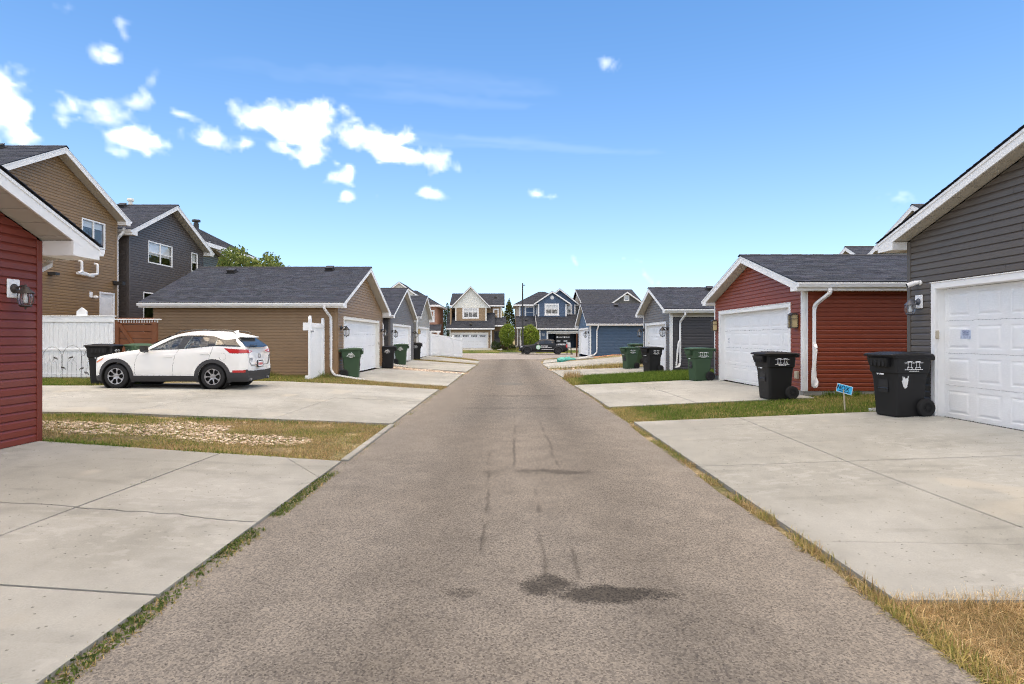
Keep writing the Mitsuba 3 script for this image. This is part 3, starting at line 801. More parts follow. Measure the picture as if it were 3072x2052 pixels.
def wall_lantern(label, O, U, N, u, z, metal, glass='lamp_glass', plate_white=True, kind='cage', size=1.0, group=None):
    """A coach lantern: mounting block, rosette, arm, roof, cage bars, glass, bulb and base."""
    k = thing('wall_lantern', label, 'wall lamp', group)
    F = lambda m: (frame_pts(O, U, N, np.asarray(m[0]) * size + [u, z, 0.018]), m[1][:, ::-1] if flip else m[1])
    flip = np.linalg.det(np.stack([np.asarray(U, float), [0, 0, 1.0], np.asarray(N, float)])) < 0
    sw = lambda m: (np.asarray(m[0])[:, [0, 2, 1]], np.asarray(m[1])[:, ::-1])        # z-up shapes into (u, z, n)
    if plate_white: part(k, 'mounting_block', F(cbx(-.095, .095, -.12, .12, 0, .02, .02)), 'white_metal')
    if kind == 'cage':
        part(k, 'rosette', F((lambda v, f: (v, f))(*vf(lathe([(0, .06), (.03, .058), (.045, .035), (.06, .03), (.062, .02), (0, .02)], 20)))), metal, smooth=35)
        part(k, 'arm', F(sw(tube(bend([(0, .05, .0), (0, .10, .035), (0, .155, .035), (0, .165, .0)], .03), .011, 8))), metal, smooth=40)
        cy = .165
        part(k, 'lamp_roof', F(sw((lambda m: (m[0] + [0, cy, 0], m[1]))(lathe([(0, .055), (.012, .05), (.014, .03), (.034, .02), (.045, .0), (.095, -.05), (.1, -.058), (.09, -.062), (0, -.06)], 16)))), metal, smooth=30)
        prof = [(.075, -.06), (.083, -.11), (.078, -.17), (.06, -.215)]
        bars = []
        for i in range(6):
            a = i * math.pi / 3
            bars.append(tube([(rr * math.cos(a), cy + rr * math.sin(a), zz) for rr, zz in prof], .0055, 5))
        bars.append((lambda m: (m[0] + [0, cy, 0], m[1]))(lathe([(0, -.21), (.066, -.21), (.07, -.222), (.05, -.235), (.012, -.24), (.008, -.262), (0, -.27)], 16)))
        part(k, 'cage', F(sw(join(bars))), metal, smooth=40)
        part(k, 'glass', F(sw((lambda m: (m[0] + [0, cy, 0], m[1]))(lathe([(r_ - .006, z_) for r_, z_ in prof], 18)))), glass, smooth=40)
        part(k, 'bulb', F(sw((lambda m: (m[0] + [0, cy, 0], m[1]))(lathe([(0, -.19), (.022, -.18), (.03, -.155), (.022, -.12), (.014, -.10), (.014, -.06)], 12)))), 'blind_white', smooth=40)
    else:
        part(k, 'rosette', F(cbx(-.06, .06, -.13, .13, .0, .022, .008)), metal)
        part(k, 'lamp_roof', F(sw(vf(trimesh.convex.convex_hull(np.array([(-.095, .0, .12), (.095, .0, .12), (.095, .16, .12), (-.095, .16, .12), (-.05, .03, .165), (.05, .03, .165), (.05, .12, .165), (-.05, .12, .165)]))))), metal)
        b = [cbx(-.085, .085, -.16, -.14, .01, .15, .004)]
        for a in (-.08, -.027, .027, .08):
            for n in ((.012, .145) if abs(a) > .05 else (.145,)): b.append(bx(a - .006, a + .006, -.14, .12, n - .006, n + .006))
        for n in (.012, .145): b.append(bx(-.08, .08, .03, .04, n - .005, n + .005))
        for a in (-.08, .08): b.append(bx(a - .005, a + .005, .03, .04, .012, .145))
        part(k, 'cage', F(join(b)), metal)
        part(k, 'glass', F(bx(-.072, .072, -.14, .12, .02, .137)), glass)
    return k

# ------------------------------------------------------------------ the garages along the lane
# left row
RED, ri = gable_building('red_garage', 'barn red garage cut off by the left edge of the picture', 'garage', -1, 6.34, 1.8, 7.86, .19, 2.93, .40, 6.6, 'barn_red', ohf=.45, ohe=.5, fascia=.21, near_side=False,
                         corner='siding_barn_red_1', found=0.03, course=0.108)
downspout(RED, [(-6.6, 8.36, 2.80), (-6.6, 8.36, 2.66), (-6.62, 7.98, 2.46), (-6.62, 7.93, 2.40), (-6.62, 7.93, .4)])
wall_lantern('dark bronze wall lantern on a white block on the barn red garage', ri['O'], ri['U'], ri['N'], 7.40 - 1.8, 2.23, 'bronze_metal', size=1.0)

TAN, ti = gable_building('tan_garage', 'tan brown garage behind the white car', 'garage', -1, 6.3, 21.34, 28.9, .13, 2.90, .42, 6.75, 'tan_brown', ohf=.36, ohe=.41, door=(22.1, 28.2, 2.41), cols=8, found=.10, course=.112,
                         vents=[(11.6, -1, .75), (7.6, -1, .42)], keypad=(6.62, 1.28), far_slope=False, trim_mat='cream_trim')
downspout(TAN, [(-6.62, 20.86, 2.77), (-6.62, 20.86, 2.66), (-6.50, 21.24, 2.36), (-6.50, 21.27, 2.28), (-6.50, 21.27, .45), (-6.36, 21.2, .26), (-5.1, 20.55, .12)])
wall_lantern('black cage lantern left of the tan garage door', ti['O'], ti['U'], ti['N'], 21.72 - 21.34, 1.98, 'dark_metal', plate_white=False, size=1.35)
wall_lantern('black cage lantern right of the tan garage door', ti['O'], ti['U'], ti['N'], 28.55 - 21.34, 1.98, 'dark_metal', plate_white=False, size=1.35)

ASH, ai = gable_building('ash_grey_garage', 'grey brown garage next to the tan garage', 'garage', -1, 6.45, 31.63, 39.4, .10, 2.88, .42, 6.6, 'ash_grey', side_tone='slate', ohf=.27, ohe=.32, door=(32.3, 38.2, 2.39), cols=8, found=.08,
                         course=.112, vents=[(8.3, -1, .5)], far_slope=False)
downspout(ASH, [(-6.9, 31.2, 2.72), (-6.9, 31.2, 2.6), (-6.8, 31.5, 2.3), (-6.8, 31.56, .4), (-6.5, 31.3, .25), (-5.4, 30.8, .08)])
wall_lantern('black cage lantern left of the grey brown garage door', ai['O'], ai['U'], ai['N'], .36, 1.98, 'dark_metal', plate_white=False, size=1.4)
wall_lantern('black cage lantern right of the grey brown garage door', ai['O'], ai['U'], ai['N'], 7.3, 1.98, 'dark_metal', plate_white=False, size=1.4)

PALE, pi_ = gable_building('light_grey_garage', 'light grey garage beside the white board fence near the street', 'garage', -1, 6.45, 41.1, 47.2, .12, 3.14, .49, 6.4, 'light_grey', ohf=.29, ohe=.35, door=(41.55, 46.8, 2.40), cols=8,
                           found=.06, course=.112, far_slope=False, corner='white_trim')
downspout(PALE, [(-6.9, 40.7, 2.95), (-6.9, 40.9, 2.7), (-6.85, 41.0, .4), (-6.5, 40.8, .2), (-5.6, 40.2, .05)])
wall_lantern('small brass lantern beside the light grey garage door', pi_['O'], pi_['U'], pi_['N'], .25, 2.05, 'brass_metal', 'amber_glass', plate_white=False, kind='box', size=1.1)

# right row
CHAR, ci = gable_building('charcoal_garage', 'charcoal garage with a tall gable at the right edge of the picture', 'garage', 1, 7.40, 4.33, 10.73, .21, 3.43, .343, 6.5, 'charcoal', ohf=.30, ohe=.42, fascia=.20, door=(4.95, 10.12, 2.55), cols=8,
                          near_side=False, found=.03, course=.112, keypad=(5.75 - .17, 1.58), corner='siding_charcoal_1')
downspout(CHAR, [(7.75, 11.12, 3.28), (7.75, 11.12, 3.16), (7.85, 10.86, 2.98), (7.88, 10.80, 2.9), (7.88, 10.80, .42), (7.7, 10.95, .3), (6.85, 11.0, .24)])
wall_lantern('blue grey wall lantern on a white block on the charcoal garage', ci['O'], ci['U'], ci['N'], 10.42 - 4.33, 2.25, 'blue_grey_metal', size=1.0)

RUST, usi = gable_building('rust_red_garage', 'rust red garage with a white double door and white corner posts', 'garage', 1, 7.0, 13.75, 19.66, .19, 2.92, .325, 6.6, 'rust_red', ohf=.32, ohe=.31, fascia=.22, door=(14.34, 19.23, 2.47), cols=7, found=.16,
                           course=.104, corner='white_trim', far_slope=False)
downspout(RUST, [(7.42, 13.38, 2.76), (7.42, 13.38, 2.64), (7.22, 13.62, 2.40), (7.20, 13.66, 2.30), (7.20, 13.66, .72), (7.20, 13.55, .52), (7.12, 13.50, .46)])
downspout(RUST, [(7.18, 13.60, 1.45), (7.16, 13.52, 1.38), (7.08, 13.50, .62), (7.10, 13.50, .48)], w=.068)
part(RUST, 'outlet_cover', [wall_box(usi['O'], usi['U'], usi['N'], .16, .29, .62, .80, .02, .09, .01)], 'beige_plastic')
wall_lantern('amber glass box lantern on the near side of the rust red garage door', usi['O'], usi['U'], usi['N'], .30, 2.02, 'bronze_metal', 'amber_glass', plate_white=False, kind='box', size=1.15)
wall_lantern('amber glass box lantern on the far side of the rust red garage door', usi['O'], usi['U'], usi['N'], 5.70, 2.02, 'bronze_metal', 'amber_glass', plate_white=False, kind='box', size=1.15)

SLATE, sli = gable_building('slate_garage', 'grey garage with a dark slate side wall beyond the rust red one', 'garage', 1, 6.98, 24.95, 29.93, .09, 2.86, .40, 6.2, 'ash_grey', side_tone='slate', ohf=.35, ohe=.30, door=(25.6, 29.5, 2.32), cols=6,
                            found=.04, course=.118, corner='white_trim', vents=[(9.4, -1, .35)], far_slope=False, side_band=True, keypad=(3.62, 1.28))
downspout(SLATE, [(7.5, 24.6, 2.7), (7.5, 24.6, 2.58), (7.36, 24.84, 2.3), (7.36, 24.87, 2.2), (7.36, 24.87, .55), (7.3, 24.8, .38), (7.12, 24.72, .36)])
downspout(SLATE, [(7.34, 24.80, 1.5), (7.25, 24.74, 1.42), (7.16, 24.72, .5), (7.16, 24.72, .42)], w=.06)
wall_lantern('black cage lantern on the near side of the slate garage door', sli['O'], sli['U'], sli['N'], .32, 2.02, 'dark_metal', plate_white=False, size=1.5)
wall_lantern('black cage lantern on the far corner of the slate garage', sli['O'], sli['U'], sli['N'], 4.76, 2.02, 'dark_metal', plate_white=False, size=1.5)

DEN, di = gable_building('blue_garage', 'denim blue garage standing at the corner of lane and street', 'garage', 1, 6.4, 45.5, 52.8, .14, 2.74, .45, 7.6, 'denim', ohf=.30, ohe=.36, door=(46.1, 52.3, 2.42), cols=8, found=.06, course=.118,
                         corner='white_trim', vents=[(9.0, -1, .6)], far_slope=False)
downspout(DEN, [(7.0, 45.1, 2.6), (7.0, 45.1, 2.48), (6.92, 45.36, 2.2), (6.92, 45.4, .5), (6.7, 45.2, .3), (5.4, 44.2, .05)], w=.09)
wall_lantern('black cage lantern beside the blue garage door', di['O'], di['U'], di['N'], .40, 2.05, 'dark_metal', plate_white=False, size=1.7)

# ------------------------------------------------------------------ the houses behind the garages
HT, hti = gable_building('tan_house', 'two storey tan house behind the left fence', 'house', -1, 16.5, 17.8, 24.45, .3, 6.62, .545, 8.0, 'house_tan', ohf=.4, ohe=.28, fascia=.26, near_side=False, found=.3, course=.112, far_slope=False,
                         openings=[(22.42 - 17.8, 5.2, 23.72 - 17.8, 6.26), (23.39 - 17.8, 1.40, 24.30 - 17.8, 3.47)], vents=[(18.2, -1, .4)])
window(HT, hti['O'], hti['U'], hti['N'], 22.42 - 17.8, 23.72 - 17.8, 5.2, 6.26, 2, 1, blind=.25)
part(HT, 'door', [wall_box(hti['O'], hti['U'], hti['N'], 5.59, 5.66, 1.4, 3.47, -.02, .03), wall_box(hti['O'], hti['U'], hti['N'], 6.43, 6.5, 1.4, 3.47, -.02, .03), wall_box(hti['O'], hti['U'], hti['N'], 5.66, 6.43, 3.40, 3.47, -.02, .03),
                  wall_box(hti['O'], hti['U'], hti['N'], 5.66, 6.43, 1.4, 3.40, -.06, -.02)] + [raised_panel(a, b, c, d, hti['O'], hti['U'], hti['N'], -.012) for a, b in ((5.74, 6.0), (6.09, 6.35)) for c, d in ((1.6, 2.1), (2.2, 2.85), (2.95, 3.28))], 'door_white')
vz, vy0, vx = 4.12, 22.05, -16.4
part(HT, 'vent_pipe', [tube(bend([(vx, vy0 + a, vz + .42), (vx + .12, vy0 + a, vz + .40), (vx + .12, vy0 + a, vz), (vx + .12, vy0 + b, vz - .05)], .08), .045, 8) for a, b in ((.1, -.1), (.1, .45), (.95, .55))] + [tube([(vx + .1, vy0 - .1, vz - .06), (vx + .1, vy0 + .75, vz - .1)], .05, 8)], 'white_metal', smooth=40)
part(HT, 'porch_lamp', [wall_box(hti['O'], hti['U'], hti['N'], 22.83 - 17.8, 23.0 - 17.8, 3.2, 3.42, .01, .03), xf(lathe([(0, 0), (.05, .02), (.07, .1), (.04, .17), (0, .18)], 12, 'x'), rz(math.pi * .1, (-16.42, 22.95, 3.22)))], 'window_white', smooth=40)
part(HT, 'flood_lamp', [bx(-16.47, -16.1, 24.22, 24.40, 3.82, 3.96), bx(-16.47, -16.4, 24.15, 24.42, 3.86, 3.98), bx(-16.47, -16.2, 20.75, 20.96, 3.86, 3.96)], 'dark_metal')
downspout(HT, [(-16.4, 24.78, 6.3), (-16.4, 24.75, 6.1), (-16.62, 24.62, 5.8), (-16.62, 24.62, .5)], w=.11)

HC, hci = gable_building('charcoal_house', 'two storey charcoal house left of the tan house behind the fence', 'house', -1, 16.5, 25.2, 31.35, .3, 6.28, .525, 8.0, 'house_charcoal', ohf=.4, ohe=.35, fascia=.25, near_side=True, single_side=False, found=.3,
                         course=.112, far_slope=False, openings=[(1.35, 5.05, 3.27, 6.07), (4.97, 5.06, 5.60, 6.06), (.99, 1.6, 1.95, 3.69)], vents=[(18.6, -1, .3)])
labels[HC]['label'] = 'two storey charcoal house to the right of the tan house'
window(HC, hci['O'], hci['U'], hci['N'], 1.35, 3.27, 5.05, 6.07, 2, 2, blind=.62)
window(HC, hci['O'], hci['U'], hci['N'], 4.97, 5.60, 5.06, 6.06, 1, 2, blind=.55)
window(HC, hci['O'], hci['U'], hci['N'], .99, 1.95, 1.6, 3.69, 1, 1)
part(HC, 'chimney_flue', [cbx(-18.55, -18.40, 28.3, 28.45, 8.0, 8.28, .02), cbx(-18.59, -18.36, 28.26, 28.49, 8.28, 8.42, .02)], 'cream_trim')


def hip_roof(parent, x0, x1, y0, y1, ze, rx0, rx1, ry, zr, seed=0, name='roof', tone='far', rows_h=.2):
    """A hipped roof with a ridge along x from rx0 to rx1."""
    P = [(x0, y0, ze), (x1, y0, ze), (x1, y1, ze), (x0, y1, ze), (rx0, ry, zr), (rx1, ry, zr)]
    P = np.array(P, float)
    r = part(parent, name, (P - [0, 0, .03], np.array([[0, 1, 5], [0, 5, 4], [1, 2, 5], [2, 3, 4], [2, 4, 5], [3, 0, 4], [0, 2, 1], [0, 3, 2]])), 'dark_metal')
    for k, (a, b, c, d) in enumerate(((0, 1, 5, 4), (1, 2, 5, 5), (2, 3, 4, 5), (3, 0, 4, 4))):
        v, f, cc = shingles(P[a], P[b], P[c], P[d], rows_h, (.2, .5), tone, seed + k)
        part(r, 'shingles', (v, f), 'vertex_tone', color=cc, kind='stuff')
    part(parent, 'eave_fascia', [bx(x0 - .02, x1 + .02, y0 - .02, y0, ze - .24, ze), bx(x0 - .02, x1 + .02, y1, y1 + .02, ze - .24, ze), bx(x0 - .02, x0, y0, y1, ze - .24, ze), bx(x1, x1 + .02, y0, y1, ze - .24, ze), bx(x0, x1, y0, y1, ze - .24, ze - .22)], 'white_trim')
    return r


def turbine(parent, x, y, z, s=1.0):
    part(parent, 'turbine_vent', xf(lathe([(.17, -.3), (.17, .22), (.13, .25), (.13, .31), (.27, .33), (.28, .42), (.25, .47), (0, .49)], 16), np.diag([s, s, s, 1.0]) + np.array([[0, 0, 0, x], [0, 0, 0, y], [0, 0, 0, z], [0, 0, 0, 0]])), 'dark_metal', smooth=40)


H3, h3i = gable_building('olive_house', 'olive grey house with a round roof ventilator behind the leafy tree', 'house', -1, 18.5, 32.3, 38.0, .3, 6.75, .23, 3.0, 'olive_grey', ohf=.4, ohe=.35, fascia=.24, near_side=False, found=.3, course=.13, single=False, far_slope=True, gutter=True)
part(H3, 'main_wall', [bx(-28.6, -18.9, 33.0, 40.8, 0, 6.8)], 'siding_olive_grey_0')
hip_roof(H3, -29, -17.9, 32.0, 41.4, 7.3, -27, -21, 38.2, 9.1, seed=40)
turbine(H3, -20.6, 38.3, 8.95, .95)
gable_building('grey_gable_house', 'grey house gable peeping over the charcoal garage roof', 'house', 1, 19.4, 24.3, 30.3, .3, 6.1, .54, 8.0, 'olive_grey', ohf=.4, ohe=.3, fascia=.28, near_side=False, found=.3, course=.15, single=False, far_slope=False)
gable_building('grey_gable_house', 'distant house gable peeping over the rust red garage roof', 'house', 1, 22.4, 35.0, 40.8, .3, 5.85, .54, 9.0, 'olive_grey', ohf=.4, ohe=.3, fascia=.28, near_side=False, found=.3, course=.15, single=False, far_slope=False)

# ------------------------------------------------------------------ houses across the street
FU, FN = np.array([1.0, 0, 0]), np.array([0, -1.0, 0])
for k, c in {'far_tan': (0.30, 0.21, 0.125), 'far_blue': (0.075, 0.115, 0.185), 'far_taupe': (0.10, 0.10, 0.092), 'far_white': (0.72, 0.72, 0.66)}.items():
    SIDING[k] = c
    for j in range(3): mat(f'siding_{k}_{j}', c, 0.6, 0.4)


def lean_roof(parent, x0, x1, ya, za, yb, zb, seed, tone='far', side_trim=True):
    """A single slope facing the street from its eave (ya, za) up to (yb, zb), with fascia and gutter."""
    r = part(parent, 'roof', prism(Polygon([(ya, za - .05), (yb, zb - .05), (yb, zb - .005), (ya, za - .005)]), 'x', x0, x1), 'dark_metal')
    v, f, c = shingles((x0 - .03, ya - .03, za), (x1 + .03, ya - .03, za), (x1 + .03, yb, zb), (x0 - .03, yb, zb), .2, (.2, .5), tone, seed)
    part(r, 'shingles', (v, f), 'vertex_tone', color=c, kind='stuff')
    part(parent, 'gutter', [cbx(x0 - .05, x1 + .05, ya - .13, ya - .01, za - .16, za - .03, .02), bx(x0, x1, ya - .01, ya + .02, za - .26, za - .052)], 'white_metal')
    return r


def front_gable(parent, x0, x1, y, z0, ze, zr, yback, over, tone, seed, wall_mat=None, board=.2, openings=(), face_white_from=None, rake=.24):
    """A wall facing the street under its own gable: wall, boards, rake fascias, two roof slopes running back to yback."""
    xc, sl = (x0 + x1) / 2, (zr - ze) / ((x1 - x0) / 2 + over)
    O = np.array([0, y, 0.0])
    zt = lambda x: zr - sl * abs(x - xc)
    wall = Polygon([(x0, z0), (x1, z0), (x1, zt(x1) - rake), (xc, zt(xc) - rake), (x0, zt(x0) - rake)])
    w = wall
    for o in openings: w = w.difference(sbox(*o))
    gw = part(parent, 'gable_wall', plate(w, O, FU, FN, lambda z: np.zeros(len(z)), -.15), wall_mat or f'siding_{tone}_0')
    low = wall if face_white_from is None else wall.intersection(sbox(-99, 0, 99, face_white_from))
    siding(gw, O, FU, FN, list(low.exterior.coords)[:-1], openings, board, tone, False, seam=False)
    part(parent, 'side_wall', [bx(x0, x0 + .15, y + .15, yback, z0, ze - .2), bx(x1 - .15, x1, y + .15, yback, z0, ze - .2)], f'siding_{tone}_0')
    for sd in (-1, 1):
        xe_ = x0 - over if sd < 0 else x1 + over
        pr = Polygon([(xe_, zt(xe_) - rake), (xc, zt(xc) - rake), (xc, zt(xc) - .03), (xe_, zt(xe_) - .03)])
        part(parent, 'rake_fascia', prism(pr, 'y', y - .42, y - .39), 'white_trim')
        part(parent, 'soffit', prism(Polygon([(xe_, zt(xe_) - rake + .01), (xc, zt(xc) - rake + .01), (xc, zt(xc) - rake + .03), (xe_, zt(xe_) - rake + .03)]), 'y', y - .39, y), 'soffit')
        r = part(parent, 'roof', prism(Polygon([(xe_, zt(xe_) - .03), (xc, zt(xc) - .03), (xc, zt(xc) - .004), (xe_, zt(xe_) - .004)]), 'y', y - .42, yback), 'dark_metal')
        A, B = (xe_, yback, zt(xe_)), (xe_, y - .45, zt(xe_))
        if sd > 0: A, B = B, A
        C, D = (xc, B[1], zt(xc)), (xc, A[1], zt(xc))
        v, f, c = shingles(A, B, C, D, .2, (.2, .5), 'far', seed + sd)
        part(r, 'shingles', (v, f), 'vertex_tone', color=c, kind='stuff')
        part(parent, 'eave_fascia', [bx(xe_ - sd * .02, xe_ + sd * .001, y - .42, yback, ze - rake, ze - .03), bx(xe_, x0 if sd < 0 else x1, y - .38, yback, ze - rake, ze - rake + .02)], 'white_trim')


def posts(parent, name, xs, y, z0, z1, w=.16, m='white_trim'):
    for x in xs: part(parent, name, cbx(x - w / 2, x + w / 2, y - .05, y + .02, z0, z1, .01), m)


# tan house with the white gable
A = thing('gabled_house', 'tan house with a steep white gable facing down the lane', 'house')
ya = 82.0
O = np.array([0, ya, 0.0])
gw = part(A, 'garage_wall', plate(Polygon([(-8.27, -.4), (-2.34, -.4), (-2.34, 2.9), (-8.27, 2.9)]).difference(sbox(-8.05, -1, -2.83, 2.36)), O, FU, FN, lambda z: np.zeros(len(z)), -.15), 'siding_far_tan_0')
siding(gw, O, FU, FN, [(-8.27, .2), (-2.34, .2), (-2.34, 2.75), (-8.27, 2.75)], [(-8.05, -1, -2.83, 2.36)], .16, 'far_tan', False, seam=False)
part(A, 'side_wall', [bx(-8.27, -8.1, 82.15, 90, -.4, 5.9), bx(-2.5, -2.34, 82.15, 86, -.4, 3)], 'siding_far_tan_0')
posts(A, 'corner_board', (-8.2, -2.42), 82, .1, 2.8, .2, 'cream_trim')
part(A, 'door_trim', [wall_box(O, FU, FN, -8.05, -7.85, .1, 2.36, -.01, .04), wall_box(O, FU, FN, -3.03, -2.83, .1, 2.36, -.01, .04), wall_box(O, FU, FN, -7.85, -3.03, 2.16, 2.36, -.01, .04)], 'cream_trim')
d = part(A, 'door', wall_box(O, FU, FN, -7.85, -3.03, .12, 2.16, -.14, -.10, 0), 'door_white')
for i in range(4):
    for j in range(4):
        for q in range(2):
            u = -7.62 + i * 1.19 + j * .21
            part(d, 'light', wall_box(O, FU, FN, u, u + .17, 1.76 + q * .13, 1.87 + q * .13, -.10, -.092, 0), 'room_dark')
for z in (.63, 1.14, 1.65): part(d, 'seam', wall_box(O, FU, FN, -7.85, -3.03, z, z + .012, -.1, -.096, 0), 'soffit')
lean_roof(A, -8.75, -1.95, 81.55, 3.0, 84.4, 5.25, 201)
roof_vent(A, -5.3, 82.0, 3.45, -1, .79)
front_gable(A, -7.6, -3.12, 82.9, 3.85, 6.15, 9.0, 88.5, .5, 'far_tan', 210, openings=[(-6.5, 4.42, -4.28, 5.95)], face_white_from=6.05)
part(A, 'gable_panel', plate(Polygon([(-7.9, 6.02), (-2.82, 6.02), (-5.36, 8.72)]), np.array([0, 82.9, 0]), FU, FN, lambda z: np.full(len(z), .03), 0.002), 'siding_far_white_0')
part(A, 'batten', [wall_box(np.array([0, 82.9, 0]), FU, FN, x - .03, x + .03, 6.06, 6.02 + (2.54 - abs(x + 5.36)) * 1.063 - .03, .03, .037, 0) for x in np.arange(-7.4, -3.2, .41)] + [wall_box(np.array([0, 82.9, 0]), FU, FN, -7.9, -2.82, 5.9, 6.06, .002, .06)], 'siding_far_white_0')
posts(A, 'corner_board', (-7.52, -3.2), 82.9, 3.85, 5.95, .2, 'cream_trim')
window(A, np.array([0, 82.9, 0]), FU, FN, -6.4, -4.38, 4.52, 5.85, 3, 2, fr=.08, casing=.16, blind=.4)
part(A, 'main_wall', [bx(-8.1, -.95, 84.9, 92, 2.4, 6.3), bx(-2.3, -.95, 84.5, 84.9, 3.8, 6.3)], 'siding_far_tan_0')
r = lean_roof(A, -8.5, -.6, 84.2, 6.4, 88.4, 8.4, 230)
v, f, c = shingles((-.6, 92.6, 6.4), (-8.5, 92.6, 6.4), (-8.5, 88.4, 8.4), (-.6, 88.4, 8.4), .3, (.3, .6), 'far', 231)
part(r, 'shingles', (v, f), 'vertex_tone', color=c, kind='stuff')
part(A, 'rake_fascia', [prism(Polygon([(84.2, 6.1), (88.4, 8.1), (92.6, 6.1), (92.6, 6.38), (88.4, 8.38), (84.2, 6.38)]), 'x', x, x + .03) for x in (-8.53, -.6)], 'white_trim')
window(A, np.array([0, 84.5, 0]), FU, FN, -2.12, -1.5, 4.15, 5.75, 1, 2, fr=.08, casing=.12, blind=.85)
posts(A, 'corner_board', (-1.03,), 84.5, 3.8, 6.3, .2, 'cream_trim')
roof_vent(A, -1.9, 86.6, 7.6, -1, .48)
lean_roof(A, -2.3, -.35, 82.6, 3.45, 84.6, 4.65, 240)
posts(A, 'porch_post', (-.75,), 82.9, .2, 3.3, .22, 'cream_trim')
part(A, 'porch_wall', [bx(-2.34, -.6, 84.0, 84.2, 0, 3.3)], 'siding_far_tan_1')
part(A, 'entry_door', [bx(-2.05, -1.2, 83.94, 84.0, .5, 2.6)], 'siding_far_taupe_1')
part(A, 'door_glass', [bx(-1.9, -1.4, 83.92, 83.945, 1.5, 2.4)], 'room_dark')
part(A, 'step', [bx(-2.3, -1.0, 83.0, 83.95, -.2, .5), bx(-2.2, -1.1, 82.6, 83.0, -.2, .3)], 'concrete')
part(A, 'porch_lamp', cbx(-2.68, -2.52, 81.86, 81.97, 1.7, 2.0, .03), 'dark_metal')

# blue house
B = thing('gabled_house', 'denim blue house with an open garage behind the black pickup', 'house')
yb = 82.0
O = np.array([0, yb, 0.0])
gw = part(B, 'garage_wall', plate(Polygon([(4.35, -.4), (12.6, -.4), (12.6, 2.9), (4.35, 2.9)]).difference(sbox(5.4, -1, 11.6, 2.6)), O, FU, FN, lambda z: np.zeros(len(z)), -.15), 'siding_far_blue_0')
siding(gw, O, FU, FN, [(4.35, .2), (12.6, .2), (12.6, 2.75), (4.35, 2.75)], [(5.4, -1, 11.6, 2.6)], .16, 'far_blue', False, seam=False)
posts(B, 'corner_board', (4.45, 12.5), 82, .1, 2.8, .2)
part(B, 'door_trim', [wall_box(O, FU, FN, 5.4, 5.62, .1, 2.6, -.01, .04), wall_box(O, FU, FN, 11.38, 11.6, .1, 2.6, -.01, .04), wall_box(O, FU, FN, 5.62, 11.38, 2.4, 2.6, -.01, .04)], 'white_trim')
part(B, 'garage_room', [bx(5.3, 5.45, 82.16, 88, -.1, 2.9), bx(11.55, 11.7, 82.16, 88, -.1, 2.9), bx(5.3, 11.7, 88, 88.15, -.1, 2.9), bx(5.3, 11.7, 82.16, 88.15, 2.75, 2.9)], 'siding_far_blue_1')
part(B, 'garage_floor', bx(5.3, 11.7, 82.0, 88, -.1, .18), 'concrete')
part(B, 'raised_door', [bx(5.65, 11.35, 82.2, 82.28, 2.22, 2.40), bx(5.65, 11.35, 82.3, 86, 2.34, 2.40)], 'door_white')
part(B, 'house_number', [flat_text('15', .28, (4.92, 81.96, 1.95), FU, FN, .02, True)], 'print_white')
lean_roof(B, 4.0, 13.2, 81.55, 2.98, 84.5, 5.05, 301)
roof_vent(B, 7.0, 83.6, 4.5, -1, .7, s=.3); roof_vent(B, 11.4, 83.6, 4.5, -1, .7, s=.3)
part(B, 'rake_fascia', prism(Polygon([(81.5, 2.7), (84.5, 4.8), (84.5, 5.04), (81.5, 2.95)]), 'x', 3.94, 3.975), 'white_trim')
front_gable(B, 4.27, 8.42, 83.9, 4.7, 6.62, 8.38, 90, .55, 'far_blue', 310, openings=[(5.28, 4.95, 7.3, 6.5)])
window(B, np.array([0, 83.9, 0]), FU, FN, 5.40, 7.18, 5.05, 6.42, 2, 2, fr=.08, casing=.15, blind=.45, sill=True)
posts(B, 'corner_board', (4.36, 8.33), 83.9, 4.75, 6.5, .2)
part(B, 'round_vent', [xf(lathe([(0, .05), (.2, .05), (.22, .02), (.27, .02), (.28, 0), (0, 0)], 20, 'y'), np.array([[1, 0, 0, 6.34], [0, -1, 0, 83.88], [0, 0, 1, 7.45], [0, 0, 0, 1.0]]))], 'white_trim', smooth=30)
front_gable(B, 5.2, 9.85, 85.2, 4.7, 6.62, 8.85, 91, .5, 'far_blue', 320, openings=[(8.55, 5.2, 9.3, 6.45)])
window(B, np.array([0, 85.2, 0]), FU, FN, 8.62, 9.22, 5.25, 6.4, 1, 2, fr=.08, casing=.14, blind=.45, sill=True)
posts(B, 'corner_board', (9.76,), 85.2, 4.75, 6.5, .2)
part(B, 'main_wall', [bx(1.55, 9.7, 86.0, 93, 0, 6.4)], 'siding_far_blue_0')
part(B, 'stucco_wall', [bx(1.05, 1.6, 86.0, 93.2, -.3, 6.45)], 'house_wall_beige')
O2 = np.array([0, 86.0, 0])
window(B, O2, FU, FN, 2.55, 3.75, 4.5, 6.2, 1, 2, fr=.08, casing=.12, blind=.7, sill=True)
posts(B, 'corner_board', (1.68, 4.2), 86.0, 3.9, 6.35, .24)
hip_roof(B, .75, 10.3, 85.5, 94, 6.55, 4.7, 5.6, 89.7, 8.75, seed=330, rows_h=.2)
lean_roof(B, 1.15, 4.1, 82.9, 3.15, 86.0, 4.85, 340)
roof_vent(B, 2.6, 84.6, 4.15, -1, .55, s=.3)
part(B, 'porch_wall', [bx(1.6, 4.3, 85.0, 85.2, -.2, 3.1)], 'house_wall_beige')
posts(B, 'porch_post', (1.75, 3.7), 83.2, .1, 3.0, .2)
downspout(B, [(1.3, 82.9, 2.95), (1.35, 83.1, 2.7), (1.35, 83.1, .5), (.2, 82.6, .25)], w=.1)

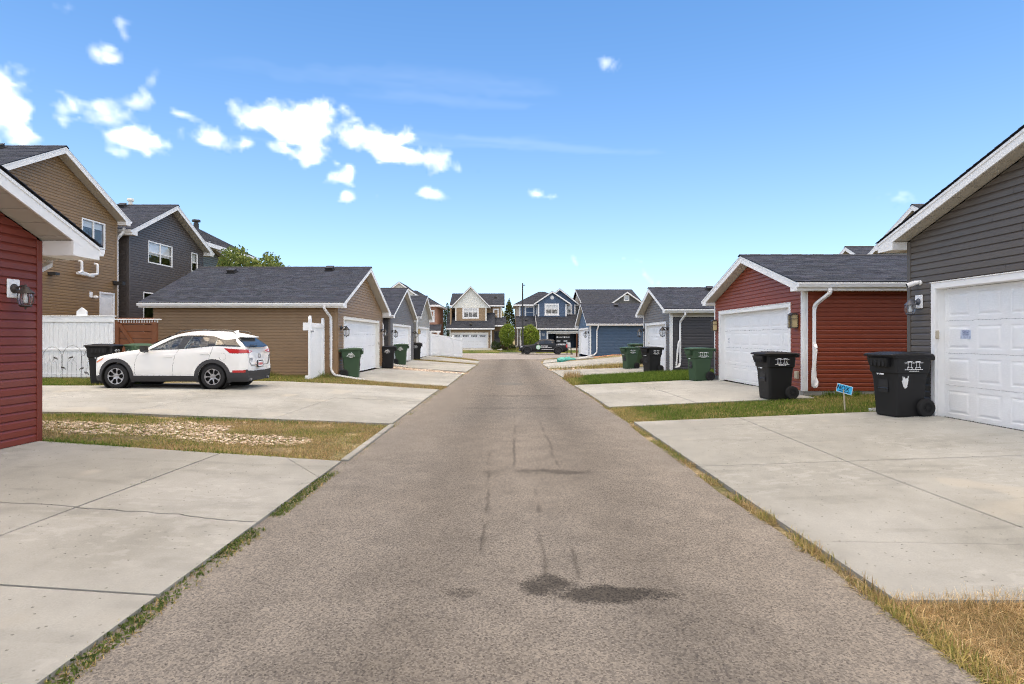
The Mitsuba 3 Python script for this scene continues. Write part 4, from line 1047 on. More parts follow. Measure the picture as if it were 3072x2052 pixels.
# black trailer in the open garage
K = thing('enclosed_trailer', 'black enclosed trailer with white lettering inside the open garage', 'trailer')
part(K, 'body', [cbx(6.75, 8.85, 82.9, 86.5, .55, 2.2, .04)], 'black_plastic')
part(K, 'door', [cbx(6.8, 7.78, 82.86, 82.9, .6, 2.14, .01), cbx(7.82, 8.8, 82.86, 82.9, .6, 2.14, .01)], 'bin_black')
part(K, 'roof_strip', bx(6.75, 8.85, 82.84, 82.9, 2.14, 2.24), 'white_metal')
part(K, 'emblem', [xf(lathe([(0, .01), (.13, .01), (.13, 0), (0, 0)], 16, 'y'), np.array([[1, 0, 0, x], [0, -1, 0, 82.858], [0, 0, 1, 1.72], [0, 0, 0, 1.0]])) for x in (6.98, 8.0)], 'print_white')
part(K, 'lettering', [flat_text('B Protek', .13, (x + .42, 82.857, 1.68), FU, FN, .004, True) for x in (6.98, 8.0)] + [bx(x - .1, x + .42, 82.853, 82.857, z, z + .07) for x in (6.98, 8.0) for z in (1.08, 1.2)] + [bx(x + .2, x + .72, 82.853, 82.857, 1.60, 1.63) for x in (6.98, 8.0)], 'print_white')
part(K, 'wheel', [xf(lathe([(0, -.1), (.2, -.1), (.32, -.08), (.34, 0), (.32, .08), (.2, .1), (0, .1)], 16, 'x'), rz(0, (x, 84.8, .5))) for x in (6.85, 8.75)], 'rubber', smooth=30)

# dark house behind the blue garage
D5 = thing('gabled_house', 'taupe house with a wide dark roof rising behind the blue garage', 'house')
part(D5, 'main_wall', [bx(10.7, 18.9, 83.0, 97, -.3, 6.6)], 'siding_far_taupe_0')
r = lean_roof(D5, 10.4, 19.1, 82.2, 6.55, 90, 9.15, 401)
v, f, c = shingles((19.1, 97.8, 6.55), (10.4, 97.8, 6.55), (10.4, 90, 9.15), (19.1, 90, 9.15), .3, (.3, .6), 'far', 402)
part(r, 'shingles', (v, f), 'vertex_tone', color=c, kind='stuff')
for x in (10.36, 19.1):
    part(D5, 'rake_fascia', prism(Polygon([(82.2, 6.25), (90, 8.85), (97.8, 6.25), (97.8, 6.53), (90, 9.13), (82.2, 6.53)]), 'x', x, x + .04), 'white_trim')
part(D5, 'gable_wall', prism(Polygon([(83, 6.5), (97, 6.5), (90, 8.85)]), 'x', 10.7, 10.8), 'house_wall_beige')
front_gable(D5, 14.9, 18.6, 82.0, 3.0, 6.6, 8.15, 88, .35, 'far_taupe', 410, openings=[(16.4, 6.9, 17.0, 7.6)])
window(D5, np.array([0, 82.0, 0]), FU, FN, 16.4, 17.0, 6.9, 7.6, 1, 1, fr=.06, casing=.08, blind=.9)

# brick house left of the tan one
E6 = thing('gabled_house', 'red brown house with a white gable behind the light grey garage', 'house')
part(E6, 'main_wall', [bx(-18, -10.1, 81.0, 90, -.3, 6.0)], 'brick_red')
part(E6, 'corner_board', [bx(-11.5, -11.2, 80.9, 81, .2, 6), bx(-12.6, -11.6, 80.9, 81.0, .3, 2.9)], 'white_trim')
hip_roof(E6, -18.6, -9.55, 80.4, 90.6, 6.2, -15, -13.5, 85.5, 8.6, seed=500)
front_gable(E6, -17.0, -13.2, 80.6, 4.0, 7.75, 9.4, 86, .35, 'far_white', 510)
lean_roof(E6, -13.0, -9.3, 79.6, 2.6, 81, 3.5, 520)
posts(E6, 'porch_post', (-12.8, -9.6), 79.8, .1, 2.5, .2)
window(E6, np.array([0, 81.0, 0]), FU, FN, -11.0, -10.4, 3.9, 5.4, 1, 2, fr=.08, casing=.1, blind=.5)

# ------------------------------------------------------------------ fences, gates, trellis
F1 = thing('board_fence', 'white painted board fence left of the brown gate', 'fence')
xs = np.linspace(-16.4, -12.95, 24)
for i in range(23):
    part(F1, 'board', cbx(xs[i] + .004, xs[i + 1] - .004, 19.02 + rng.uniform(-.004, .004), 19.045, .30 + rng.uniform(-.01, .01), 2.16, .004), 'white_paint')
part(F1, 'rail', cbx(-16.4, -12.9, 18.985, 19.018, 2.12, 2.30, .006), 'white_paint')
part(F1, 'rail', cbx(-16.4, -12.95, 18.99, 19.016, 1.18, 1.25, .006), 'white_paint')
part(F1, 'rail', cbx(-16.4, -12.95, 18.99, 19.016, .32, .42, .006), 'white_paint')
part(F1, 'rail', cbx(-16.45, -12.88, 18.96, 19.08, 2.30, 2.335, .006), 'white_paint')
for x in (-16.3, -14.0):
    part(F1, 'post', [cbx(x - .07, x + .07, 19.05, 19.19, .2, 2.42, .008), prism(Polygon([(x - .16, 2.3), (x + .16, 2.3), (x + .16, 2.48), (x, 2.60), (x - .16, 2.48)]), 'y', 19.03, 19.09)], 'white_paint')
F2 = thing('slat_gate', 'brown stained slat gate with a diagonal brace', 'gate')
for i, z in enumerate(np.arange(.42, 2.05, .232)):
    part(F2, 'slat', cbx(-12.82, -11.62, 19.04, 19.065, z, z + .215, .005), 'wood_brown')
part(F2, 'stile', cbx(-12.88, -12.76, 19.0, 19.038, .38, 2.14, .006), 'wood_brown')
part(F2, 'stile', cbx(-11.68, -11.52, 19.0, 19.10, .30, 2.12, .006), 'wood_brown')
part(F2, 'brace', tube([(-12.74, 19.02, 2.05), (-11.78, 19.02, .62)], 1.0, sect=np.array([[-.055, -.017], [.055, -.017], [.055, .017], [-.055, .017]]), up=(0, 1, 0.001)), 'wood_brown')
part(F2, 'top_rail', [cbx(-12.88, -11.4, 18.98, 19.09, 2.19, 2.225, .005)], 'white_paint')
for x in np.arange(-12.8, -11.5, .085): part(F2, 'trellis_bar', bx(x, x + .03, 19.03, 19.05, 2.10, 2.19), 'white_paint')
F3 = thing('board_fence', 'leaning white fence panel standing alone beside the tan garage', 'fence')
for i in range(9):
    y0_ = 19.88 + i * .133
    part(F3, 'board', cbx(-6.79, -6.765, y0_ + .003, y0_ + .130, .2 + rng.uniform(-.02, .02), 2.12, .004), 'white_paint')
for y, zt_ in ((19.78, 2.36), (21.15, 2.33)):
    part(F3, 'post', [prism(Polygon([(y - .075, .08), (y + .075, .08), (y + .075, zt_ - .1), (y, zt_), (y - .075, zt_ - .1)]), 'x', -6.80, -6.72)], 'white_paint')
part(F3, 'rail', cbx(-6.76, -6.735, 19.86, 21.07, 1.96, 2.12, .005), 'white_paint')
part(F3, 'rail', cbx(-6.99, -6.81, 19.74, 19.83, 1.86, 2.12, .005), 'white_paint')
part(F3, 'rail', cbx(-6.90, -6.80, 19.68, 19.80, .1, .32, .005), 'white_paint')
part(F3, 'latch', cbx(-6.72, -6.66, 19.74, 19.90, 1.80, 1.86, .01), 'silver')
F4 = thing('board_fence', 'long white board fence between the light grey garage and the street', 'fence')
a, b = np.array([-6.4, 47.3]), np.array([-4.15, 51.3])
L = np.linalg.norm(b - a)
ang = math.atan2(*(b - a)[::-1])
for i in range(31):
    t = (i + .5) / 31
    p = a + (b - a) * t
    zg = float(gz(*p))
    part(F4, 'board', xf(cbx(-L / 62 + .004, L / 62 - .004, -.012, .012, zg + .03, zg + 1.80 - .12 * t, .004), rz(ang, (p[0], p[1], 0))), 'white_paint')
for t in (0.02, .25, .72, 1.0):
    p = a + (b - a) * t; zg = float(gz(*p))
    part(F4, 'post', xf(join([cbx(-.07, .07, -.06, .06, zg - .1, zg + 2.0 - .12 * t, .006), cbx(-.09, .09, -.08, .08, zg + 2.0 - .12 * t, zg + 2.05 - .12 * t, .02)]), rz(ang, (p[0], p[1], 0))), 'white_paint')
def _rail(z0, z1, dz):
    P = [np.array([*(a + (b - a) * t), float(gz(*(a + (b - a) * t))) + z0 - dz * t]) for t in (0, .5, 1)]
    return tube(P, 1.0, sect=np.array([[-.03, -.07], [.03, -.07], [.03, .07], [-.03, .07]]), up=(0, 0, 1))
part(F4, 'rail', _rail(1.80, 0, .12), 'white_paint')
part(F4, 'rail', _rail(.25, 0, .0), 'white_paint')
TR = thing('garden_trellis', 'thin black wire garden trellis with bird shapes before the white fence', 'trellis')
wires = []
for i, cx in enumerate((-15.45, -14.75, -14.12, -13.52)):
    w, h = .30, 1.12 - .06 * (i % 2)
    lean = (-.05, .02, .03, .10)[i]
    arch = [(cx - w + lean * 0, .27), (cx - w, .27 + h * .7)] + [(cx + lean - w * math.cos(q), .27 + h * .7 + w * math.sin(q)) for q in np.linspace(0.1, math.pi - .1, 9)] + [(cx + w + lean, .27 + h * .7), (cx + w, .27)]
    wires.append(tube([(x, 18.72 + .02 * i, z) for x, z in arch], .0055, 5, up=(0, 1, .01)))
    for q in (-.5, .0, .5):
        wires.append(tube([(cx + q * w, 18.72 + .02 * i, .27), (cx + q * w + lean * .5, 18.72 + .02 * i, .85 - .1 * abs(q)), (cx + q * w + .12 * (1 if q < .2 else -1), 18.72 + .02 * i, 1.0 - .2 * abs(q))], .0038, 5, up=(0, 1, .01)))
    wires.append(tube([(cx - w, 18.72 + .02 * i, .42), (cx + w, 18.72 + .02 * i, .42)], .0038, 5, up=(0, 1, .01)))
part(TR, 'wire', wires, 'dark_metal')
bd = Polygon([(-.09, .03), (-.03, .0), (.05, .0), (.09, -.05), (.10, -.03), (.07, .03), (.02, .06), (-.03, .06), (-.05, .085), (-.075, .08), (-.08, .05)])
for (x, z, q) in ((-14.6, .93, 1), (-14.1, .95, -1), (-14.35, .62, 1), (-13.75, .60, -1), (-15.2, .7, 1), (-13.6, .45, 1)):
    part(TR, 'bird', prism(Polygon([(x + px * q * .8, z + pz * .8) for px, pz in bd.exterior.coords]), 'y', 18.70, 18.712), 'dark_metal')
ft = thing('fence_post', 'single weathered orange brown post at the corner of the blue garage', 'post')
put(ft, prism(Polygon([(6.28 - .06, -.2), (6.28 + .06, -.2), (6.28 + .06, 2.0), (6.28, 2.08), (6.28 - .06, 2.0)]), 'y', 53.2, 53.32), 'wood_brown')

# ------------------------------------------------------------------ street lamp
SL = thing('street_lamp', 'tall black street lamp pole rising before the blue house', 'street lamp')
part(SL, 'pole', tube([(1.82, 74, -.45), (1.82, 74, 8.6)], [.13, .07], 10), 'dark_metal', smooth=40)
part(SL, 'base', tube([(1.82, 74, -.45), (1.82, 74, .9)], [.17, .15], 10), 'dark_metal', smooth=40)
part(SL, 'arm', tube([(1.82, 74, 8.25), (1.98, 74, 8.30)], [.04, .04], 8), 'dark_metal')
part(SL, 'lamp_head', xf(trimesh.convex.convex_hull(np.array([(0, -.12, 0), (.26, -.1, .03), (0, .12, 0), (.26, .1, .03), (.04, -.08, .12), (.2, -.06, .1), (.04, .08, .12), (.2, .06, .1)])), rz(0, (1.92, 74, 8.27))), 'dark_metal')

# ------------------------------------------------------------------ trees and shrubs
def leaf_mesh(centres, size, seed, tones, jit=.5, n_leaf_axes=None):
    """Leaf-sized faces at the given points, each with its own tilt and tone."""
    r = np.random.default_rng(seed)
    n = len(centres)
    a = r.normal(size=(n, 3)); a /= np.linalg.norm(a, axis=1, keepdims=True)
    b = np.cross(a, r.normal(size=(n, 3))); b /= np.linalg.norm(b, axis=1, keepdims=True)
    s = size * r.uniform(.6, 1.35, (n, 1))
    c = np.cross(a, b)
    V = np.stack([centres - a * s, centres + b * s * .5 + c * s * .12, centres + a * s, centres - b * s * .5 + c * s * .12], 1).reshape(-1, 3)
    k = np.arange(n) * 4
    F = np.vstack([np.stack([k, k + 1, k + 2], 1), np.stack([k, k + 2, k + 3], 1)])
    t = np.asarray(tones)[r.integers(0, len(tones), n)] * 1.9 * r.uniform(.75, 1.25, (n, 1))
    return V, F, np.repeat(t, 4, 0)


def crown_points(c, rx, ry, rz_, n, seed, rough=.35, freq=1.6, shell=.45, shape=None):
    r = np.random.default_rng(seed)
    d = r.normal(size=(n * 3, 3)); d /= np.linalg.norm(d, axis=1, keepdims=True)
    lump = meshkit.fbm(d * freq + seed, 3, seed)
    rad = (1 - rough) + rough * 2 * lump
    t = shell + (1 - shell) * r.uniform(0, 1, len(d)) ** .5
    clump = meshkit.noise(d * 5.5 + t[:, None] * 4 + seed, seed + 1)
    keep = clump > .36
    p = d * (rad * t)[:, None] * [rx, ry, rz_]
    p = p[keep][:n]
    if shape is not None: p[:, :2] *= shape(p[:, 2] / rz_)[:, None]
    return p + np.asarray(c)


def tree(label, c, rx, ry, rz_, n, leaf, tones, trunk=None, seed=1, name='tree', cat='tree', shape=None, rough=.35, group=None, shell=.45, freq=1.6):
    k = thing(name, label, cat, group)
    p = crown_points(c, rx, ry, rz_, n, seed, rough, freq, shell, shape)
    v, f, col = leaf_mesh(p, leaf, seed + 5, tones)
    part(k, 'crown', (v, f), 'vertex_leaf', color=col)
    r = np.random.default_rng(seed + 9)
    br = []
    if trunk:
        base = np.array(trunk[0], float)
        br.append(tube([base, base * .5 + np.array(c) * .5 + [0.05, 0, 0], np.array(c, float) + [0, 0, rz_ * .5]], [trunk[1], trunk[1] * .7, trunk[1] * .2], 8))
        part(k, 'trunk', br, 'bark', smooth=50)
    limbs = []
    for i in range(9):
        q = p[r.integers(0, len(p))]
        s0 = np.array(c, float) - [0, 0, rz_ * r.uniform(.1, .8)]
        limbs.append(tube([s0, (s0 + q) / 2 + r.normal(size=3) * .05 * rx, q], [.03 * rx, .018 * rx, .006 * rx], 5))
    part(k, 'limb', limbs, 'bark')
    return k


G1 = [(.11, .145, .042), (.085, .12, .036), (.15, .18, .055), (.18, .195, .07), (.06, .09, .028)]
G2 = [(.13, .17, .03), (.10, .14, .025), (.17, .20, .04), (.07, .11, .02)]
G3 = [(.022, .040, .016), (.035, .055, .02), (.05, .07, .028), (.016, .03, .012)]
YL = [(.30, .22, .05), (.22, .20, .05), (.16, .17, .04)]
t1 = thing('tree', 'broad leafy green tree rising behind the roof of the tan garage', 'tree')
pts = np.vstack([crown_points((-15.0, 32.0, 4.0), 1.35, 1.5, 2.5, 7500, 3, .36, 1.9, .5), crown_points((-13.3, 32.3, 3.85), 1.45, 1.6, 2.35, 8500, 4, .38, 2.1, .5), crown_points((-15.6, 32.5, 3.1), 1.0, 1.2, 2.0, 3500, 6, .4, 2.1, .5)])
v, f, c = leaf_mesh(pts, .10, 8, G1)
part(t1, 'crown', (v, f), 'vertex_leaf', color=c)
part(t1, 'trunk', [tube([(-15.2, 32.2, .2), (-15.25, 32.2, 2.2), (-15.6, 32.1, 4.6)], [.16, .13, .05], 8), tube([(-15.25, 32.2, 2.0), (-13.8, 32.3, 4.9)], [.1, .03], 6), tube([(-15.25, 32.2, 1.8), (-15.9, 32.4, 4.2)], [.1, .03], 6)], 'bark', smooth=50)
tree('round bright green tree on a thin trunk in front of the tan gabled house', (-.15, 79.2, 2.05), 1.15, 1.1, 1.55, 5200, .085, G2, ((-.1, 79.2, -.2), .07), 21, shape=lambda t: 1 - .25 * np.clip(-t, 0, 1) - .15 * np.clip(t, 0, 1))
tree('tall narrow dark green poplar behind the round bright tree', (.15, 88, 3.9), .95, .9, 3.5, 6500, .09, [(.06, .08, .025), (.09, .11, .03), (.045, .065, .02), (.12, .13, .035)], ((.1, 88, -.1), .12), 22, shape=lambda t: 1.05 - .62 * np.clip(t, -.3, 1))
tree('yellowing autumn tree glimpsed beside the tall narrow poplar', (-1.1, 97, 3.6), 1.4, 1.2, 2.6, 3500, .1, YL, ((-1.1, 97, 0), .12), 23)
tree('bushy lime green tree right behind the black pickup', (3.0, 80.0, 1.75), 1.35, 1.0, 1.75, 6500, .08, G2 + [(.20, .24, .04)], ((3.0, 80, 0), .08), 24, rough=.3)
tree('dark green spruce like tree left of the tan gabled house', (-10.1, 96, 3.0), 1.5, 1.3, 4.0, 7000, .1, G3 + [(.06, .08, .03)], ((-10.1, 96, 0), .15), 25, shape=lambda t: 1 - .55 * np.clip(t, -.4, 1))
tree('second dark green tree beside the tan gabled house wall', (-8.7, 93, 2.0), 1.0, 1.0, 2.6, 4500, .09, G3 + [(.06, .08, .03)], ((-8.7, 93, 0), .12), 26)
tree('yellow green tree half hidden between the brick and tan houses', (-8.6, 100, 3.5), 1.1, 1.0, 2.4, 3000, .1, YL + G2, ((-8.6, 100, 0), .12), 27)
for i, (x, y, z, r_, h, tn) in enumerate(((-1.9, 80.4, .35, .55, .75, G3), (-1.05, 80.9, .35, .6, .6, G3), (-.55, 80.2, .2, .5, .45, [(.06, .04, .03), (.08, .05, .035), (.05, .06, .025)]), (.55, 81, .2, .5, .45, G3))):
    tree(['dark rounded bush nearest the front steps of the tan gabled house', 'dark bush second from the tan house steps', 'low purple brown bush before the tan gabled house', 'small dark bush at the foot of the round bright tree'][i], (x, y, z + .1), r_, r_ * .9, h, 1500, .05, tn, None, 30 + i, 'shrub', 'bush', rough=.25)
fp = thing('flower_planter', 'pale planter with red flowers beside the entry of the tan gabled house', 'planter')
part(fp, 'pot', xf(lathe([(0, 0), (.16, 0), (.22, .35), (.19, .35), (.17, .3), (0, .3)], 14), rz(0, (-1.0, 82.4, .2))), 'cream_trim', smooth=30)
v, f, c = leaf_mesh(crown_points((-1.0, 82.4, .75), .3, .3, .3, 300, 41), .05, 42, G3 + [(.4, .03, .05)])
part(fp, 'plant', (v, f), 'vertex_leaf', color=c)


def rock_mesh(seed, sub=1):
    r = np.random.default_rng(seed)
    m = trimesh.creation.icosphere(subdivisions=sub)
    v = np.array(m.vertices)
    v *= (1 + .35 * (meshkit.noise(v * 1.3 + seed * 3.7, seed) - .5))[:, None]
    return v * r.uniform([.8, .6, .4], [1.2, 1.0, .7]), np.array(m.faces)


for i, x in enumerate((-1.35, -1.0)):
    rk = thing('garden_rock', ['pale round garden rock by the bushes, the left one of two', 'pale round garden rock by the bushes, the right one of two'][i], 'rock')
    put(rk, xf(rock_mesh(60 + i, 2), np.diag([.22, .2, .22, 1]) + np.array([[0, 0, 0, x], [0, 0, 0, 79.4], [0, 0, 0, .0], [0, 0, 0, 0]])), 'soffit', smooth=True)


# ------------------------------------------------------------------ grass, straw, weeds and stones
def blades(pts, h, w, lean, tones, seed, flat=0.0):
    """Grass blades: two-segment leaves standing on the ground at pts (x, y)."""
    r = np.random.default_rng(seed)
    n = len(pts)
    z = gz(pts[:, 0], pts[:, 1])
    a = r.uniform(0, 2 * math.pi, n)
    d = np.stack([np.cos(a), np.sin(a), np.zeros(n)], 1)
    s = np.stack([-np.sin(a), np.cos(a), np.zeros(n)], 1)
    hh = h * r.uniform(.45, 1.3, n)
    ln = lean * r.uniform(.2, 1.5, n)
    up = np.sqrt(np.clip(1 - np.clip(ln, 0, .97) ** 2, .03, 1))
    base = np.c_[pts, z - .005]
    ww = (w * r.uniform(.6, 1.4, n))[:, None]
    mid = base + d * (hh * ln * .35)[:, None] + np.c_[np.zeros((n, 2)), hh * .55 * np.maximum(up, .35)]
    tip = base + d * (hh * ln)[:, None] + np.c_[np.zeros((n, 2)), hh * up]
    V = np.stack([base - s * ww, base + s * ww, mid - s * ww * .7, mid + s * ww * .7, tip], 1).reshape(-1, 3)
    k = np.arange(n) * 5
    F = np.vstack([np.stack([k, k + 1, k + 3], 1), np.stack([k, k + 3, k + 2], 1), np.stack([k + 2, k + 3, k + 4], 1)])
    return V, F


TONE = np.array([2.05, 1.95, 1.7])


def tone_of(n, tones, seed, mixf=None, tones2=None):
    r = np.random.default_rng(seed)
    t = np.asarray(tones)[r.integers(0, len(tones), n)]
    if mixf is not None:
        t2 = np.asarray(tones2)[r.integers(0, len(tones2), n)]
        pick = r.uniform(0, 1, n) < mixf
        t = np.where(pick[:, None], t2, t)
    return t * TONE * r.uniform(.75, 1.25, (n, 1))


def scatter(poly, density, seed):
    r = np.random.default_rng(seed)
    x0, y0, x1, y1 = poly.bounds
    n = int(density * (x1 - x0) * (y1 - y0))
    p = np.c_[r.uniform(x0, x1, n), r.uniform(y0, y1, n)]
    return p[shapely.contains_xy(poly, p[:, 0], p[:, 1])]


GRN = [(.052, .090, .018), (.075, .120, .026), (.040, .070, .015), (.10, .135, .035)]
DRY = [(.255, .20, .118), (.205, .152, .088), (.31, .255, .165), (.155, .115, .066), (.13, .115, .055)]
OLV = [(.15, .15, .055), (.20, .18, .07), (.105, .12, .038), (.26, .22, .10)]


def grass(name, label, poly, density, h, w, lean, seed, tones=GRN, tones2=DRY, dry=None, thin=None, cat='grass'):
    p = scatter(poly, density, seed)
    if thin is not None: p = p[np.random.default_rng(seed + 1).uniform(0, 1, len(p)) < thin(p)]
    v, f = blades(p, h, w, lean, seed + 2) if False else blades(p, h, w, lean, None, seed + 2)
    m = dry(p) if dry is not None else np.zeros(len(p))
    c = tone_of(len(p), tones, seed + 3, m, tones2)
    k = thing(name, label, cat, kind='stuff')
    put(k, (v, f), 'vertex_leaf', color=np.repeat(c, 5, 0))
    return k


nz = lambda p, f, s: meshkit.fbm(np.c_[p * f, np.full(len(p), s)], 3, int(s))
cl = lambda x, a, b: np.clip((x - a) / (b - a), 0, 1)

# left strip with river stones
strip = Polygon([(-13, 7.95), (-6.4, 7.9), (-4.0, 7.62), (-2.2, 7.48), (-2.05, 10.6), (-8.3, 10.30), (-13, 10.2)])
stone_at = lambda p: np.maximum(cl(nz(p, np.array([.55, 1.5]), 5.) - .55 * np.abs((p[:, 1] - 9.35) / .9), .12, .34) * (p[:, 0] < -4.6), cl(1.15 - ((p[:, 0] + 4.0) / 1.1) ** 2 - ((p[:, 1] - 8.75) / .48) ** 2 + .9 * (nz(p, np.array([1.5, 1.5]), 6.) - .5), .2, .6))
grass('grass_strip', 'dry yellow green grass around the river stones on the left', strip, 4300, .050, .0028, .8, 70, OLV + GRN[:2], DRY, dry=lambda p: .25 + .65 * cl(nz(p, .9, 3.) + .10 * (p[:, 0] + 4.5) * .6, .40, .62), thin=lambda p: (1 - .72 * stone_at(p)) * cl(nz(p, 3.1, 9.), .18, .45))
grass('weed_edge', 'green weeds along the edge of the cracked driveway', Polygon([(-6.3, 7.72), (-4.0, 7.50), (-2.6, 7.42), (-2.6, 7.58), (-4, 7.7), (-6.3, 7.98)]), 3000, .075, .006, .9, 74, GRN, OLV, dry=lambda p: cl(p[:, 0], -4.3, -3), thin=lambda p: cl(nz(p, 1.7, 2.), .35, .6))
grass('weed_edge', 'green weeds along the far edge of the river stone strip', Polygon([(-8, 10.02), (-2.4, 10.40), (-2.2, 10.62), (-8, 10.28)]), 1500, .07, .005, .7, 75, GRN, DRY, dry=lambda p: cl(p[:, 0], -5, -3), thin=lambda p: cl(nz(p, 1.3, 4.), .35, .6))
sp = scatter(strip, 640, 80)
sp = sp[np.random.default_rng(81).uniform(0, 1, len(sp)) < .8 * stone_at(sp)]
rr = np.random.default_rng(82)
protos = [rock_mesh(s, 1) for s in range(6)]


def stones(name, label, pts, lo, hi, tones, seed):
    r = np.random.default_rng(seed)
    V, F, C, n = [], [], [], 0
    z = gz(pts[:, 0], pts[:, 1])
    tn = tone_of(len(pts), tones, seed)
    for i, (x, y) in enumerate(pts):
        v, f = protos[i % 6]
        s = r.uniform(lo, hi)
        a = r.uniform(0, 6.28)
        c_, s_ = math.cos(a), math.sin(a)
        w = v * s
        V.append(np.c_[w[:, 0] * c_ - w[:, 1] * s_ + x, w[:, 0] * s_ + w[:, 1] * c_ + y, w[:, 2] * .8 + z[i] + s * .05 - .010]); F.append(f + n); n += len(v)
        C.append(np.repeat(tn[i:i + 1], len(v), 0))
    k = thing(name, label, 'stones', kind='stuff')
    put(k, (np.vstack(V), np.vstack(F)), 'vertex_tone', smooth=True, color=np.vstack(C))


PALE_ST = [(.27, .235, .19), (.22, .175, .135), (.33, .30, .25), (.17, .135, .10), (.25, .22, .18), (.13, .11, .085)]
PALE_ST = [(c[0] * 1.0, c[1] * 1.0, c[2] * 1.12) for c in PALE_ST]
stones('river_stones', 'pale pinkish river stones scattered through the dry strip on the left', sp, .012, .033, PALE_ST, 83)
band = Polygon([(-6.3, 29.2), (-1.95, 27.2), (-1.93, 28.7), (-6.3, 31.0)])
stones('river_stones', 'pale stone band between the tan and the grey brown garage driveways', scatter(band, 75, 84), .03, .075, PALE_ST, 85)
band2 = Polygon([(2.25, 31.0), (6.8, 30.6), (6.8, 32.6), (2.2, 32.9)])
stones('river_stones', 'pale stones under the weeds beyond the slate garage driveway', scatter(band2, 45, 86), .03, .07, PALE_ST, 87)
stones('river_stones', 'reddish wood chip mulch along the foot of the blue garage wall', scatter(Polygon([(6.4, 43.6), (13.5, 43.4), (13.5, 45.3), (6.4, 45.2)]), 60, 88), .03, .07, [(.20, .10, .06), (.26, .15, .1), (.15, .08, .05)], 89)

grass('grass_strip', 'dry grass patch between the parking pad and the tan garage driveway', Polygon([(-8.0, 18.4), (-4.6, 18.5), (-2.1, 17.95), (-2.0, 19.2), (-4.4, 19.85), (-6.4, 21.3), (-13, 21.2), (-13, 18.4)]), 2300, .10, .0045, .75, 90, OLV + GRN, DRY, dry=lambda p: .15 + .7 * cl(p[:, 0] + 2.2 * nz(p, .8, 4.), -5.6, -2.5), thin=lambda p: cl(nz(p, 1.9, 3.), .2, .5))
grass('weed_edge', 'tall green weeds at the foot of the tan garage wall', Polygon([(-10.6, 20.5), (-6.6, 20.5), (-6.4, 21.25), (-10.6, 21.25)]), 900, .26, .009, .75, 93, GRN, OLV, dry=lambda p: np.full(len(p), .35), thin=lambda p: cl(nz(p, .9, 5.), .38, .62))
grass('lawn_patch', 'green grass in front of the white fence behind the car', Polygon([(-18, 15.9), (-11.4, 15.95), (-10.5, 16.6), (-10.5, 18.95), (-18, 18.95)]), 1500, .10, .0045, .6, 95, GRN, OLV, dry=lambda p: .4 * cl(nz(p, 1.2, 3.), .35, .6))
grass('grass_strip', 'green grass strip between the charcoal and the rust red garages', Polygon([(2.25, 10.92), (7.4, 10.82), (14, 10.8), (14, 13.7), (7.0, 13.7), (6.98, 13.22), (2.3, 13.2)]), 3000, .065, .0034, .65, 97, GRN, OLV + DRY[:2], dry=lambda p: .12 + .8 * cl(2.75 - p[:, 0] + .5 * nz(p, 2., 3.), 0, .5) + .35 * cl(nz(p, 1.0, 6.), .52, .66))
grass('weed_edge', 'dark leafy weeds at the foot of the rust red side wall', Polygon([(7.0, 13.35), (12, 13.35), (12, 13.72), (7.0, 13.72)]), 700, .16, .012, .8, 99, GRN[:3], OLV, thin=lambda p: cl(nz(p, 1.4, 5.), .38, .6))
grass('grass_strip', 'lush green grass strip before the slate garage driveway', Polygon([(2.25, 20.0), (7.0, 19.85), (13, 19.8), (13, 24.8), (6.9, 24.8), (2.3, 24.3)]), 1900, .15, .0055, .6, 101, GRN, OLV, dry=lambda p: .85 * cl(2.75 - p[:, 0], -.1, .4))
grass('weed_edge', 'weeds growing in the stone strip beyond the slate garage driveway', Polygon([(2.3, 30.9), (6.9, 30.4), (6.9, 32.9), (2.2, 33.0)]), 420, .22, .009, .7, 103, OLV, DRY, dry=lambda p: np.full(len(p), .4), thin=lambda p: .15 + cl(p[:, 0] + nz(p, 1., 3.), 4.0, 6.5))
grass('straw_tuft', 'tuft of dry straw at the corner of the lush grass strip', Polygon([(2.3, 22.6), (2.9, 22.6), (2.9, 24.2), (2.3, 24.2)]), 900, .35, .006, .7, 105, DRY, DRY)
grass('grass_strip', 'dry grass between the two driveways near the white board fence', Polygon([(-6.6, 39.6), (-2.1, 39.3), (-2.15, 40.3), (-6.6, 40.9)]), 900, .11, .007, .7, 107, OLV, DRY, dry=lambda p: np.full(len(p), .5))
grass('grass_strip', 'dry grass at the foot of the white board fence by the street', Polygon([(-6.4, 47.1), (-2.35, 47.0), (-2.9, 49.8), (-4.1, 51.4)]), 700, .13, .008, .7, 109, OLV, DRY, dry=lambda p: np.full(len(p), .6))
grass('grass_strip', 'dry grass verge at the street corner of the blue garage', Polygon([(2.9, 50.6), (6.4, 52.4), (9, 53.2), (3.6, 53.4)]), 500, .13, .008, .7, 111, OLV, DRY, dry=lambda p: np.full(len(p), .4))
grass('lawn_patch', 'front lawns across the street beyond the kerb', Polygon([(-1.1, 76.7), (4.4, 76.7), (4.6, 82), (-2.2, 82)]), 260, .14, .014, .5, 113, GRN, OLV, dry=lambda p: np.full(len(p), .4))

